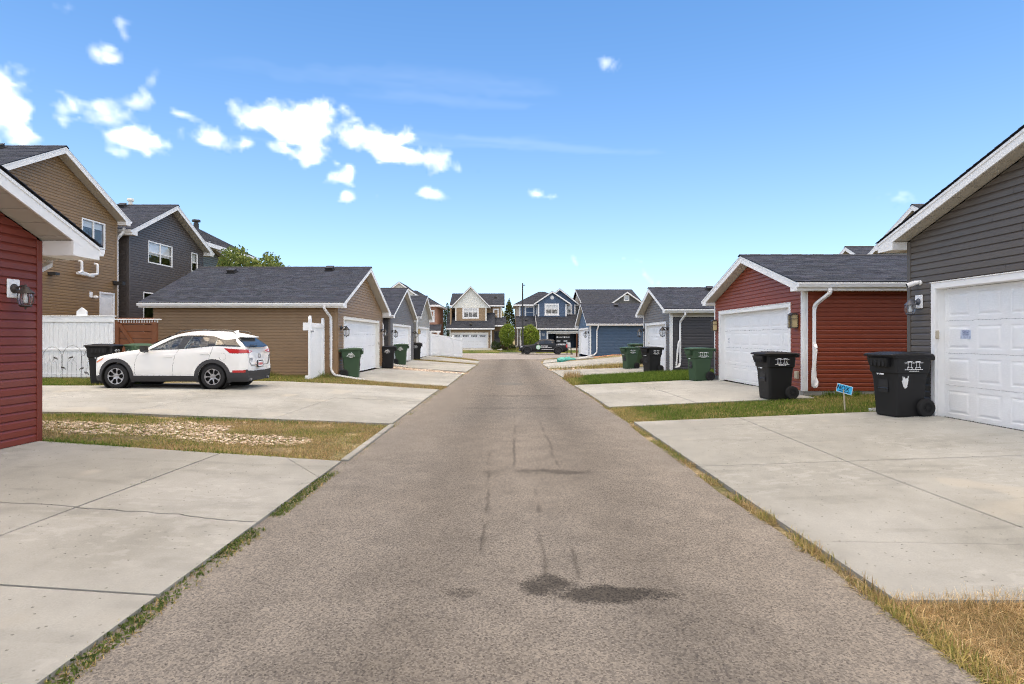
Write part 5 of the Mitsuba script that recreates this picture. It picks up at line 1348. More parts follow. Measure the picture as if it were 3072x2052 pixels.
# straw heap and edge growth along the lane
grass('dry_straw', 'matted yellow straw in the right foreground corner', Polygon([(2.26, 2.2), (2.30, 3.47), (3.0, 3.45), (4.2, 3.40), (4.2, 2.2)]), 12000, .085, .0018, 1.7, 115, DRY, [(.42, .35, .24), (.30, .23, .14)], dry=lambda p: .5 * cl(nz(p, 3., 3.), .4, .6))
grass('dry_straw', 'taller straw leaning over the near edge of the right driveway', Polygon([(2.30, 3.33), (4.2, 3.28), (4.2, 3.43), (3.0, 3.48), (2.30, 3.50)]), 9000, .10, .0018, 1.0, 117, DRY, [(.42, .35, .24), (.30, .23, .14)], dry=lambda p: np.full(len(p), .4))
for i, (lab, y0_, y1_, seed, dens, tn, t2, hh, dr_) in enumerate((
        ('straw coloured grass along the right lane edge nearest the camera', 2.6, 5.6, 121, 7500, DRY, OLV, .085, .3), ('mixed dry and green weeds along the right lane edge farther on', 5.6, 11.0, 123, 4800, GRN + OLV, DRY, .06, .4),
        ('thin weeds along the right lane edge past the grass strip', 13.0, 24.4, 125, 1100, GRN + OLV, DRY, .07, .4))):
    ed = Polygon([(2.18, y0_), (2.335, y0_), (2.335, y1_), (2.20, y1_)])
    grass('edge_weeds', lab, ed, dens, hh, .0028, .95, seed, tn, t2, dry=lambda p, d=dr_: np.clip(d + (nz(p, 2.2, 7.) - .5) * 2, 0, 1), thin=lambda p: cl(nz(p, np.array([1.0, 2.6]), 4.), .30, .52))
for i, (lab, y0_, y1_, seed, dens) in enumerate((('green weeds along the left lane edge nearest the camera', 1.9, 4.6, 131, 3800), ('green and dry weeds along the left lane edge by the cracked driveway', 4.6, 7.6, 133, 3000), ('sparse weeds along the left lane edge past the stone strip', 7.6, 40, 135, 800))):
    ed = Polygon([(-2.17, y0_), (-2.0, y0_), (-2.0, y1_), (-2.17, y1_)])
    grass('edge_weeds', lab, ed, dens * 1.3, .042, .004, 1.0, seed, GRN + OLV, DRY + OLV, dry=lambda p: np.clip(.55 + (nz(p, 2.0, 7.) - .5) * 3, 0, 1), thin=lambda p: cl(nz(p, np.array([1.0, 2.2]), 4.), .30, .5))
# broad weed leaves in the left edge
lp = scatter(Polygon([(-2.16, 1.9), (-2.02, 1.9), (-2.02, 6.8), (-2.16, 6.8)]), 3200, 140)
lp = lp[cl(nz(lp, np.array([1.0, 2.2]), 4.), .33, .48) > np.random.default_rng(141).uniform(0, 1, len(lp))]
v, f, c = leaf_mesh(np.c_[lp, gz(lp[:, 0], lp[:, 1]) + np.random.default_rng(142).uniform(.005, .028, len(lp))], .0145, 143, [(.06, .085, .024), (.08, .10, .03), (.04, .06, .018)])
put(thing('leafy_weeds', 'broad leaved green weeds in the left lane edge', 'weeds', kind='stuff'), (v, f), 'vertex_leaf', color=c)
jt = grass('joint_weed', 'small green weed growing in the driveway joint on the left', Polygon([(-3.86, 5.85), (-3.74, 5.85), (-3.74, 6.1), (-3.86, 6.1)]), 4000, .045, .006, 1.0, 145, GRN, GRN)

# ------------------------------------------------------------------ wheeled bins
def ring_loft(rings):
    """A closed solid through equal-length rings of points."""
    n = len(rings[0])
    V = np.vstack(rings)
    F = []
    for i in range(len(rings) - 1):
        for j in range(n):
            a, b = i * n + j, i * n + (j + 1) % n
            F += [[a, b, b + n], [a, b + n, a + n]]
    for j in range(1, n - 1):
        F += [[0, j + 1, j], [(len(rings) - 1) * n, (len(rings) - 1) * n + j, (len(rings) - 1) * n + j + 1]]
    return V, np.array(F)


def rrect(cx, w, d, z, r=.05, n=4):
    """Rounded rectangle ring: length d along x about cx, width w along y."""
    pts = []
    for (sx, sy, a0) in ((1, 1, 0), (-1, 1, 90), (-1, -1, 180), (1, -1, 270)):
        for k in range(n):
            a = math.radians(a0 + 90 * k / (n - 1))
            pts.append((cx + sx * (d / 2 - r) + r * math.cos(a), sy * (w / 2 - r) + r * math.sin(a), z))
    return np.array(pts)


def bin_proto(name, label, m, style, group):
    """A wheeled cart facing +x (its front lip), wheels and handle behind, logo on both flanks; base at the origin."""
    k = thing(name, label, 'bin', group)
    body = ring_loft([rrect(.0, .47, .50, .0, .06), rrect(.0, .49, .52, .04, .06), rrect(.0, .545, .585, .60, .06), rrect(.0, .565, .61, .72, .05), rrect(.0, .60, .65, .74, .05), rrect(.0, .625, .68, .97, .05), rrect(.0, .66, .72, .99, .05), rrect(0, .66, .72, 1.02, .05)])
    part(k, 'body', body, m, smooth=35)
    # a ribbed front lip, a grab recess with its bar, corner ribs
    lip = [vf(trimesh.convex.convex_hull(np.array([(.30, -.20, .985), (.43, -.22, .985), (.30, .20, .985), (.43, .22, .985), (.31, -.19, .84), (.40, -.19, .84), (.31, .19, .84), (.40, .19, .84)])))]
    lip += [cbx(.39, .425, y - .022, y + .022, .845, .97, .008) for y in (-.13, -.045, .045, .13)]
    part(k, 'lip', lip, m)
    part(k, 'grab_bar', [bx(.262, .2985, -.10, .10, .40, .62), tube([(.30, -.11, .47), (.30, .11, .47)], .012, 6)], 'black_plastic')
    lid = ring_loft([rrect(.02, .70, .80, 1.015, .07), rrect(.02, .71, .81, 1.04, .07), rrect(.02, .66, .76, 1.06, .07), rrect(.05, .50, .55, 1.072, .1), rrect(.10, .36, .34, 1.088, .1), rrect(.10, .2, .2, 1.09, .05)])
    part(k, 'lid', lid, m, smooth=35)
    part(k, 'handle', [tube(bend([(-.33, -.25, 1.0), (-.46, -.25, 1.03), (-.46, .25, 1.03), (-.33, .25, 1.0)], .05), .018, 8), cbx(-.44, -.30, -.28, -.22, .95, 1.02, .01), cbx(-.44, -.30, .22, .28, .95, 1.02, .01)], m, smooth=40)
    for y in (-.285, .285):
        w = [lathe([(.08, -.035), (.13, -.04), (.15, -.03), (.155, 0), (.15, .03), (.13, .04), (.08, .035)], 22, 'y'), lathe([(0, -.02), (.1, -.02), (.1, .02), (0, .02)], 16, 'y'), lathe([(0, -.04), (.03, -.04), (.03, .04), (0, .04)], 12, 'y')]
        for a in np.arange(8) * math.pi / 4:
            sp_ = cbx(.03, .10, -.028, .028, -.011, .011, .004)
            w.append(xf(sp_, np.array([[math.cos(a), 0, -math.sin(a), 0], [0, 1, 0, 0], [math.sin(a), 0, math.cos(a), 0], [0, 0, 0, 1]])))
        part(k, 'wheel', [xf(q, rz(0, (-.245, y, .155))) for q in w], 'rubber', smooth=35)
    part(k, 'axle', tube([(-.245, -.29, .155), (-.245, .29, .155)], .012, 6), 'silver')
    for sd in (-1, 1):
        U, N = np.array([-sd * 1.0, 0, 0]) * -1 * 1.0, np.array([0, sd * 1.0, 0])
        U = np.cross([0, 0, 1.0], N)
        y_at = lambda z: np.interp(z, [0, .72, .74, .97], [.24, .2825, .30, .3125]) + .003
        pr = []
        if style == 'text':
            y = sd * y_at(.80)
            pr.append(flat_text({'bin_green': 'ORGANICS', 'bin_black': 'GARBAGE'}[m], .042, (0, y, .775), U, N, .004, True))
            pr.append(flat_text('ONLY', .034, (0, y, .722), U, N, .022, True))
            for i, (a, b) in enumerate(((-.085, .05), (-.05, .055), (-.015, .05), (.02, .075), (.055, .05), (.085, .03))):
                pr.append(frame_solid((0, y, .84), U, N, a - .012, a + .012, 0, b))
            pr.append(frame_solid((0, y, .84), U, N, .012, .05, .07, .095))
        else:
            y = sd * y_at(.88)
            for u in (-.075, .075):
                for (a, b, c_, d_) in ((u - .035, u - .028, 0, .09), (u + .028, u + .035, 0, .09), (u - .035, u + .035, 0, .007), (u - .045, u + .045, .09, .112), (u - .05, u - .035, -.012, .012), (u + .035, u + .05, -.012, .012)):
                    pr.append(frame_solid((0, y, .825), U, N, a, b, c_, d_))
            for a, b in ((-.17, -.12), (-.028, .028), (.12, .17)): pr.append(frame_solid((0, y, .825), U, N, a, b, .078, .088))
            for i in range(9): pr.append(frame_solid((0, y, .79), U, N, -.17 + i * .038, -.17 + i * .038 + .031, 0, .014))
            for i in range(5): pr.append(frame_solid((0, y, .765), U, N, -.09 + i * .038, -.09 + i * .038 + .03, 0, .010))
        part(k, 'logo', pr, 'print_white')
    part(k, 'serial_mark', [bx(.338, .3425, a, b, .70, .725) for a, b in ((-.09, -.06), (-.03, .06))], 'print_white')
    return k


def frame_solid(O, U, N, u0, u1, w0, w1, d=.004):
    U, N = np.asarray(U, float), np.asarray(N, float)
    W = np.cross(N, U)
    v, f = bx(u0, u1, w0, w1, 0, d)
    return np.asarray(O, float) + v[:, :1] * U + v[:, 1:2] * W + v[:, 2:] * N, f


def Mz(a, x, y, s=1.0, z=None, tilt=0.0):
    return T().translate([x, y, (float(gz(x, y)) if z is None else z)]).rotate([0, 0, 1], math.degrees(a)).rotate([0, 1, 0], tilt).scale([s, s, s])


BK, GN = 'black wheeled bins along the lane', 'green wheeled bins along the lane'
b1 = bin_proto('wheeled_bin', 'black bin with a torn white sticker in front of the charcoal garage', 'bin_black', 'icon', BK)
b2 = bin_proto('wheeled_bin', 'green bin with white lettering at the tan garage door', 'bin_green', 'text', GN)
b3 = bin_proto('wheeled_bin', 'black bin with white lettering between the tan and grey brown garages', 'bin_black', 'text', BK)
b4 = bin_proto('wheeled_bin', 'green bin standing before the dark slate side wall', 'bin_green', 'icon', GN)
PI = math.pi
for root, lab, grp, x, y, a, s in (
        (b1, 'black bin beside the rust red garage door by the grass strip', BK, 6.16, 13.42, PI + .10, 1.0),
        (b1, 'black bin rising from the grass before the slate garage door', BK, 6.22, 25.2, PI + .45, 1.02),
        (b1, 'black bin half hidden by the front of the white car', BK, -11.55, 16.6, -1.35, 1.05),
        (b3, 'black bin in front of the light grey garage nearest the white board fence', BK, -6.42, 40.3, .15, 1.08),
        (b2, 'green bin in front of the grey brown garage door', GN, -6.15, 33.2, .12, 1.08),
        (b2, 'green bin with only its lid showing over the bonnet of the white car', GN, -10.75, 17.0, 2.4, 1.06),
        (b4, 'green bin on the concrete pad before the blue garage wall', GN, 6.06, 29.0, PI + .35, 1.0),
        (b4, 'green bin mostly hidden behind the corner of the slate garage', GN, 7.28, 33.0, PI + .2, 1.05)):
    copy_thing(root, 'wheeled_bin', lab, 'bin', grp, Mz(a, x, y, s, z=float(gz(x, y)) + .03))
# the torn sticker is stuck to the first black bin only
stk = Polygon([(-.05, .09), (-.045, .02), (-.06, -.0), (-.04, -.05), (-.03, -.09), (.0, -.12), (.035, -.10), (.045, -.04), (.055, .0), (.05, .05), (.06, .10), (.045, .075), (.03, .045), (.0, .05), (-.02, .075), (-.035, .06)])
part(b1, 'sticker', plate(stk, np.array([.13, .2754, .60]), np.array([-1.0, 0, 0]), np.array([0, 1.0, 0]), lambda z: .0065 + .059 * z, -.004), 'print_white', label='torn white sticker')
move(b1, Mz(PI + .13, 6.90, 10.25, 1.03, z=float(gz(6.90, 10.25)) + .03))
move(b2, Mz(.16, -5.86, 21.75, 1.0, z=float(gz(-5.86, 21.75)) + .03, tilt=-1))
move(b3, Mz(.12, -6.05, 29.15, 1.02, z=float(gz(-6.05, 29.15)) + .03))
move(b4, Mz(PI + .12, 6.40, 19.45, 1.02, z=float(gz(6.4, 19.45)) + .03))

# ------------------------------------------------------------------ small things on the charcoal garage and the ground
cam_ = thing('security_camera', 'small white security camera above the blue grey lantern', 'camera')
cx_, cy_, cz_ = 7.38, 10.44, 2.57
part(cam_, 'mount', xf(lathe([(0, 0), (.04, 0), (.045, .02), (.03, .035), (0, .04)], 14, 'x'), np.array([[-1, 0, 0, cx_ + .01], [0, 1, 0, cy_ - .05], [0, 0, 1, cz_ + .02], [0, 0, 0, 1]])), 'white_metal', smooth=40)
part(cam_, 'housing', tube([(cx_ - .02, cy_ - .06, cz_ + .03), (cx_ - .06, cy_, cz_ + .02), (cx_ - .16, cy_ + .06, cz_ - .02)], [.03, .042, .045], 12), 'white_metal', smooth=50)
part(cam_, 'lens', tube([(cx_ - .158, cy_ + .059, cz_ - .019), (cx_ - .172, cy_ + .068, cz_ - .026)], [.036, .030], 12), 'dark_gap')
# the advertisement sticker on the door: a blue tinted card with lines of illegible small print
st_ = thing('door_sticker', 'small blue and white printed sticker on the charcoal garage door', 'sticker')
O_, U_, N_ = ci['O'], ci['U'], ci['N']
mat('print_blue', (0.10, 0.13, 0.26), 0.6, 0.3)
mat('print_pale', (0.52, 0.58, 0.70), 0.6, 0.3)
us, zs_ = 5.22, 1.66
part(st_, 'card', wall_box(O_, U_, N_, us - .105, us + .105, zs_ - .075, zs_ + .075, -.13, -.1225, 0), 'print_pale')
pr = []
for i, (h, w) in enumerate(((.02, .17), (.018, .13), (.02, .16), (.008, .13), (.008, .12), (.008, .11))):
    z = zs_ + .055 - [0, .026, .052, .078, .096, .114][i]
    n = int(w / .018)
    for j in range(n): pr.append(wall_box(O_, U_, N_, us - w / 2 + j * .018, us - w / 2 + j * .018 + .0135, z - h / 2, z + h / 2, -.1224, -.1215, 0))
pr += [wall_box(O_, U_, N_, us - .1, us - .085, zs_ - .07, zs_ - .03, -.1224, -.1215, 0), wall_box(O_, U_, N_, us + .085, us + .1, zs_ - .07, zs_ - .03, -.1224, -.1215, 0)]
part(st_, 'print', pr, 'print_blue', kind='stuff')
s2 = thing('door_notice', 'small pale paper notice on the rust red garage door', 'notice')
O_, U_, N_ = usi['O'], usi['U'], usi['N']
part(s2, 'paper', wall_box(O_, U_, N_, 4.92, 5.08, 1.40, 1.62, -.13, -.1235, 0), 'print_white')
part(s2, 'print', [wall_box(O_, U_, N_, 4.94 + .04 * j, 4.97 + .04 * j, z, z + .02, -.1234, -.122, 0) for j in range(3) for z in (1.43, 1.47, 1.53, 1.57)], 'print_blue', kind='stuff')

ns = thing('yard_sign', 'small blue yard sign on a wooden stake by the rust red garage', 'sign')
mat('sign_blue', (0.05, 0.42, 0.72), 0.5, 0.4)
mat('ink_navy', (0.01, 0.02, 0.07), 0.6, 0.3)
sx, sy = 6.46, 11.15
zg = float(gz(sx, sy))
Us, Ns = np.array([.47, -.883, 0]), np.array([-.883, -.47, 0])
Os = np.array([sx, sy, zg + .43])
tl = math.radians(-11)
Ut = Us * math.cos(tl) + np.array([0, 0, 1.0]) * math.sin(tl)
part(ns, 'stake', tube([(sx + .02, sy + .01, zg - .1), (sx - .01, sy + .012, zg + .42)], .014, 6), 'beige_plastic')


def on_sign(v, f):
    W = np.cross(Ns, Ut)
    v = np.asarray(v)
    return Os + v[:, :1] * .82 * Ut + v[:, 1:2] * .85 * W + v[:, 2:] * Ns, f


part(ns, 'panel', on_sign(*cbx(-.19, .19, -.095, .095, -.004, .004, .002)), 'sign_blue')
part(ns, 'border', [on_sign(*bx(a, b, c_, d_, .0041, .006)) for a, b, c_, d_ in ((-.19, .19, .088, .095), (-.19, .19, -.095, -.088), (-.19, -.183, -.088, .088), (.183, .19, -.088, .088))], 'print_white')
tm, tf = vf(meshkit.text_mesh('NOX', .09, .003, True)); tm[:, 0] -= tm[:, 0].mean()
tm[:, 0] *= 1.12
part(ns, 'lettering', [on_sign(tm + [0, -.025, .0041], tf)] + [on_sign(*bx(-.13 + i * .034, -.105 + i * .034, -.07, -.048, .0041, .006)) for i in range(8)], 'ink_navy')

hs = thing('garden_hose', 'tangled turquoise tarp and hose heap beside the blue garage driveway', 'hose')
mat('turquoise', (0.10, 0.42, 0.36), 0.5, 0.4)
hr = np.random.default_rng(50)
hz = lambda x, y: float(gz(x, y))
for q in range(3):
    P = []
    c0 = np.array([4.05 + .22 * q, 42.0 - .1 * q])
    for i in range(60):
        a = i * .62 + q
        r0 = .27 + .13 * math.sin(i * .9 + q)
        x, y = c0[0] + r0 * math.cos(a) * (1.1 if q == 0 else .9), c0[1] + r0 * .55 * math.sin(a)
        P.append((x, y, hz(x, y) + .05 + .16 * (1 - r0) * hr.uniform(.3, 1.3) + .1 * abs(math.sin(i * 1.7)) * (q == 0)))
    part(hs, 'coil', tube(P, .028 if q else .04, 6), 'turquoise', smooth=50)
hv = np.array(trimesh.creation.icosphere(subdivisions=3).vertices); hf = np.array(trimesh.creation.icosphere(subdivisions=3).faces)
hv = hv * (1 + .5 * (meshkit.fbm(hv * 2.3 + 4, 3, 9) - .5))[:, None] * [.34, .3, .22]
part(hs, 'tarp', (hv + [3.85, 41.95, hz(3.85, 42) + .10], hf), 'turquoise', smooth=60)

mat('patch_asphalt', (0.115, 0.11, 0.10), 0.95, 0.2)
pt = structure('lane_patch', drape(Polygon([(-.42, 20.3), (.1, 20.1), (.55, 20.35), (.5, 21.2), (.05, 21.5), (-.45, 21.1)]), .008, .5), 'patch_asphalt', 'small grey repair patch with pale chips in the lane')
stones('lane_chips', 'loose pale stone chips around the repair patch in the lane', scatter(Polygon([(-.8, 20), (.9, 20), (.9, 21.6), (-.8, 21.6)]), 16, 151), .012, .03, [(.5, .48, .45), (.62, .6, .56)], 152)
stones('loose_pebbles', 'tiny dark pebbles and crumbs lying on the concrete driveways', np.vstack([scatter(Polygon([(2.5, 3.5), (7.2, 3.5), (7.2, 10.7), (2.5, 10.7)]), 1.3, 153), scatter(Polygon([(-6.2, 2), (-2.2, 2), (-2.2, 7.3), (-6.2, 7.3)]), 2.2, 154)]), .006, .016, [(.06, .05, .045), (.12, .1, .08), (.3, .27, .22)], 155)

# ------------------------------------------------------------------ vehicles
from scipy.interpolate import PchipInterpolator as PI_


def car_wheel(R, w, rim, spokes=7, m_rim='silver'):
    """Tyre and rim about the origin, axle along y, the visible face at -y."""
    ty = lathe([(rim * .96, -w * .42), (rim + .01, -w / 2), (R - .05, -w / 2), (R - .015, -w * .42), (R, -w * .25), (R, w * .25), (R - .015, w * .42), (R - .05, w / 2), (rim, w / 2), (rim * .96, w * .4)], 40, 'y')
    parts = [lathe([(0, -w * .12), (rim * .97, -w * .12), (rim * .97, -w * .05), (0, -w * .05)], 28, 'y')]
    disc = shapely.Point(0, 0).buffer(rim * .985, 24)
    for i in range(spokes):
        a0 = i * 2 * math.pi / spokes
        h = Polygon([(rim * r * math.cos(a0 + t), rim * r * math.sin(a0 + t)) for r, t in ((.40, -.13), (.62, -.28), (.84, -.25), (.88, 0), (.84, .25), (.62, .28), (.40, .13))]).buffer(.012, 4)
        disc = disc.difference(h)
    v, f = vf(trimesh.creation.extrude_polygon(disc, .02, engine='earcut'))
    rad = np.hypot(v[:, 0], v[:, 1]) / rim
    face = np.stack([v[:, 0], -w * .40 - v[:, 2] + .045 * (1 - rad) ** 1 - .02 * np.exp(-((rad - .55) / .3) ** 2), v[:, 1]], 1)
    hub = lathe([(0, -w * .40 - .01), (rim * .16, -w * .40 - .012), (rim * .2, -w * .40 + .03)], 18, 'y')
    return ty, parts, [(face, f), hub]


class Hull:
    """A car body as a loft of cross-sections from nose to tail."""
    K = 26

    def __init__(s, top, width, belt, roofw, zb, t0, t1, W, inset=0.0, cap=0.0):
        s.top, s.width, s.belt, s.roofw, s.zb, s.t0, s.t1, s.W, s.inset = PI_(*zip(*top)), PI_(*zip(*width)), PI_(*zip(*belt)), PI_(*zip(*roofw)), zb, PI_(*zip(*t0)), PI_(*zip(*t1)), W, inset

    def section(s, t):
        zt, w, zbt, rw = float(s.top(t)) - s.inset, s.W * float(s.width(t)) - s.inset, float(s.belt(t)), float(s.roofw(t)) - s.inset
        zbt = min(zbt, zt - .02)
        up = zt - zbt
        pts = [(w * .90, s.zb), (w * .975, s.zb + .10), (w * 1.0, s.zb + .30), (w * .995, .60), (w * .985, max(.72, min(.84, zbt - .10))), (w * .945, zbt), (w * .945 + (rw - w * .945) * .55, zbt + up * .50), (rw, zbt + up * .84), (rw * .90, zbt + up * .95), (rw * .55, zt - up * .012), (0, zt)]
        P = np.array(pts)
        d = np.r_[0, np.cumsum(np.linalg.norm(np.diff(P, axis=0), axis=1))]
        q = np.linspace(0, 1, s.K) * d[-1]
        return np.c_[PI_(d, P[:, 0])(q), PI_(d, P[:, 1])(q)]

    def solid(s, ts):
        rows = []
        for t in ts:
            sec = s.section(t)
            ring = np.vstack([sec, np.c_[-sec[-2::-1, 0], sec[-2::-1, 1]]])
            n0, n1 = s.t0(ring[:, 1]), s.t1(ring[:, 1])
            lim = np.clip(t, n0, n1)
            rows.append(np.c_[lim, ring[:, 0], ring[:, 1]])
        V, F = ring_loft(rows)
        m = m3.Manifold(m3.Mesh(np.asarray(V, np.float32), np.asarray(F[:, ::-1] if False else F, np.uint32)))
        return m

    def hw(s, t, z):
        """Half width of the body at length t and height z."""
        t, z = np.asarray(t, float), np.asarray(z, float)
        out = np.zeros(t.shape)
        for i in np.ndindex(t.shape):
            sec = s.section(t[i])
            out[i] = np.interp(z[i], sec[:, 1], sec[:, 0])
        return out


def skin(h, poly, side, lift, thick=.01, cell=.09):
    """A polygon in (t, z) laid on the body's flank."""
    out = []
    pg0 = [poly] if isinstance(poly, Polygon) else list(poly.geoms)
    for pg in pg0:
        x0, y0, x1, y1 = pg.bounds
        for i in range(int(math.floor(x0 / cell)), int(math.floor(x1 / cell)) + 1):
            for j in range(int(math.floor(y0 / cell)), int(math.floor(y1 / cell)) + 1):
                c = pg.intersection(sbox(i * cell, j * cell, (i + 1) * cell, (j + 1) * cell))
                for q in ([c] if isinstance(c, Polygon) else getattr(c, 'geoms', [])):
                    if isinstance(q, Polygon) and q.area > 1e-7:
                        v, f = trimesh.creation.triangulate_polygon(q, engine='earcut')
                        v = np.asarray(v)[:, :2]
                        out.append((np.c_[v[:, 0], -side * (h.hw(v[:, 0], v[:, 1]) + lift), v[:, 1]], np.asarray(f)))
        if thick:
            for rg in [pg.exterior, *pg.interiors]:
                r = np.array(rg.segmentize(cell).coords)
                w = h.hw(r[:, 0], r[:, 1])
                n = len(r); k = np.arange(n - 1)
                out.append((np.vstack([np.c_[r[:, 0], -side * (w + lift), r[:, 1]], np.c_[r[:, 0], -side * (w + lift - thick), r[:, 1]]]), np.vstack([np.stack([k, k + n, k + n + 1], 1), np.stack([k, k + n + 1, k + 1], 1)])))
    return join(out)


def band_line(pts, w):
    return LineString(pts).buffer(w / 2, cap_style='flat')


mat('car_white', (0.80, 0.80, 0.78), 0.28, 0.5, coat=0.8)
mat('car_black', (0.008, 0.008, 0.009), 0.35, 0.3, coat=0.25)
mat('cladding', (0.045, 0.045, 0.048), 0.62, 0.4)
mat('gloss_black', (0.014, 0.014, 0.016), 0.18, 0.5, coat=0.4)
mat('tint_glass', (0.02, 0.024, 0.028), 0.05, 0.5, coat=1.0)
mat('lamp_red', (0.45, 0.015, 0.015), 0.15, 0.5, coat=1.0)
mat('lamp_orange', (0.65, 0.16, 0.03), 0.2, 0.5, coat=0.8)
mat('lamp_clear', (0.65, 0.65, 0.66), 0.1, 0.5, coat=0.8)
mat('seat_cloth', (0.03, 0.03, 0.033), 0.85, 0.3)
mat('seam', (0.16, 0.16, 0.16), 0.7, 0.3)
scene['car_glass'] = two({'type': 'principled', 'base_color': rgb((0.5, 0.55, 0.55)), 'roughness': 0.1}) if False else {'type': 'thindielectric', 'int_ior': 1.55, 'specular_transmittance': rgb((0.72, 0.77, 0.76))}

SUV = dict(top=[(-.83, .62), (-.80, .72), (-.70, .79), (-.5, .855), (-.2, .92), (.2, .985), (.60, 1.055), (.72, 1.10), (1.0, 1.27), (1.35, 1.42), (1.65, 1.50), (1.95, 1.54), (2.4, 1.53), (2.8, 1.49), (3.05, 1.43), (3.22, 1.34), (3.46, 1.20)],
           width=[(-.83, .30), (-.78, .52), (-.68, .73), (-.52, .89), (-.3, .965), (0, .995), (.6, 1.0), (2.4, 1.0), (2.9, .985), (3.2, .94), (3.38, .86), (3.46, .78)],
           belt=[(-.83, .55), (-.7, .76), (-.3, .90), (.2, .965), (.62, 1.0), (1.5, 1.04), (2.4, 1.105), (2.9, 1.14), (3.46, 1.13)],
           roofw=[(-.83, .45), (-.3, .66), (.5, .68), (.72, .66), (1.2, .60), (1.8, .58), (2.6, .56), (3.2, .52), (3.46, .46)],
           zb=.20, t0=[(.1, -.72), (.3, -.78), (.5, -.83), (.7, -.80), (.9, -.72), (1.6, -.60)], t1=[(.1, 3.34), (.3, 3.40), (.5, 3.46), (.72, 3.45), (1.0, 3.42), (1.1, 3.37), (1.25, 3.23), (1.37, 3.10), (1.5, 3.06), (1.7, 3.1)], W=.885)
h = Hull(**SUV)
ts = np.unique(np.r_[np.linspace(-.83, -.3, 16), np.linspace(-.3, 3.0, 36), np.linspace(3.0, 3.46, 20)])
body = h.solid(ts)
if body.volume() < 0: body = None
inner = Hull(**{**SUV, 'zb': .42}, inset=.055).solid(np.linspace(.55, 3.25, 40))
body = body - inner.trim_by_plane([-1, 0, 0], -3.02).trim_by_plane([1, 0, 0], .80)
for tx in (0.0, 2.57):
    for sd in (-1, 1):
        cyl = m3.Manifold.cylinder(.34, .385, .385, 36).rotate([90, 0, 0]).translate([tx, .60 + .34 if sd > 0 else -.60, .315])
        body = body - cyl
W1 = Polygon([(.92, 1.045), (1.12, 1.165), (1.34, 1.275), (1.53, 1.35), (1.70, 1.385), (1.60, 1.065)])
W2 = Polygon([(1.80, 1.08), (1.90, 1.385), (2.15, 1.39), (2.385, 1.375), (2.43, 1.135)])
W3 = Polygon([(2.61, 1.165), (2.585, 1.325), (2.70, 1.30), (2.88, 1.18)])
for w in (W1, W2, W3):
    body = body - m3.CrossSection([np.array(w.exterior.coords)[:-1].tolist()], m3.FillRule.EvenOdd).extrude(2.4).rotate([90, 0, 0]).translate([0, 1.2, 0])
lining = Hull(**{**SUV, 'zb': .43}, inset=.059).solid(np.linspace(.56, 3.2, 40)) - Hull(**{**SUV, 'zb': .44}, inset=.075).solid(np.linspace(.5, 3.3, 40))
lining = lining.trim_by_plane([-1, 0, 0], -3.0).trim_by_plane([1, 0, 0], .82)
for w in (W1, W2, W3):
    lining = lining - m3.CrossSection([np.array(w.buffer(.012).exterior.coords)[:-1].tolist()], m3.FillRule.EvenOdd).extrude(2.4).rotate([90, 0, 0]).translate([0, 1.2, 0])
CARX, CARY, CARZ = -10.17, 15.88, .288
MC = T().translate([CARX, CARY, CARZ]).rotate([0, 0, 1], 0.0).rotate([0, 1, 0], .35).scale([.975, .985, .985])
CAR = thing('parked_car', 'white compact hatchback with black wheel arch cladding on the parking pad', 'car')
part(CAR, 'body', body, 'car_white', smooth=28)
part(CAR, 'cabin_lining', lining, 'seat_cloth')
trim = Polygon([(.84, 1.015), (1.08, 1.165), (1.32, 1.30), (1.53, 1.385), (1.78, 1.415), (2.2, 1.42), (2.5, 1.395), (2.72, 1.32), (2.86, 1.30), (3.06, 1.33), (3.12, 1.25), (3.28, 1.12), (2.95, 1.13), (2.6, 1.14), (2.0, 1.075), (1.6, 1.045)])
trim = trim.difference(shapely.union_all([W1, W2, W3]))
arch = lambda tx, r0, r1, za: shapely.Point(tx, .315).buffer(r1, 24).difference(shapely.Point(tx, .315).buffer(r0, 24)).intersection(sbox(-9, za, 9, 9))
clad = shapely.union_all([arch(0, .383, .478, .17), arch(2.57, .383, .478, .17), sbox(.40, .19, 2.17, .345), Polygon([(2.95, .192), (3.44, .192), (3.44, .52), (3.2, .47), (3.02, .44), (2.95, .40)]), Polygon([(-.40, .19), (-.76, .20), (-.79, .31), (-.60, .33), (-.42, .36)])]).difference(shapely.union_all([shapely.Point(0, .315).buffer(.383, 24), shapely.Point(2.57, .315).buffer(.383, 24)]))
lamp_side = Polygon([(2.86, 1.085), (3.1, 1.06), (3.40, 1.045), (3.40, .955), (3.2, .945), (3.02, .95)])
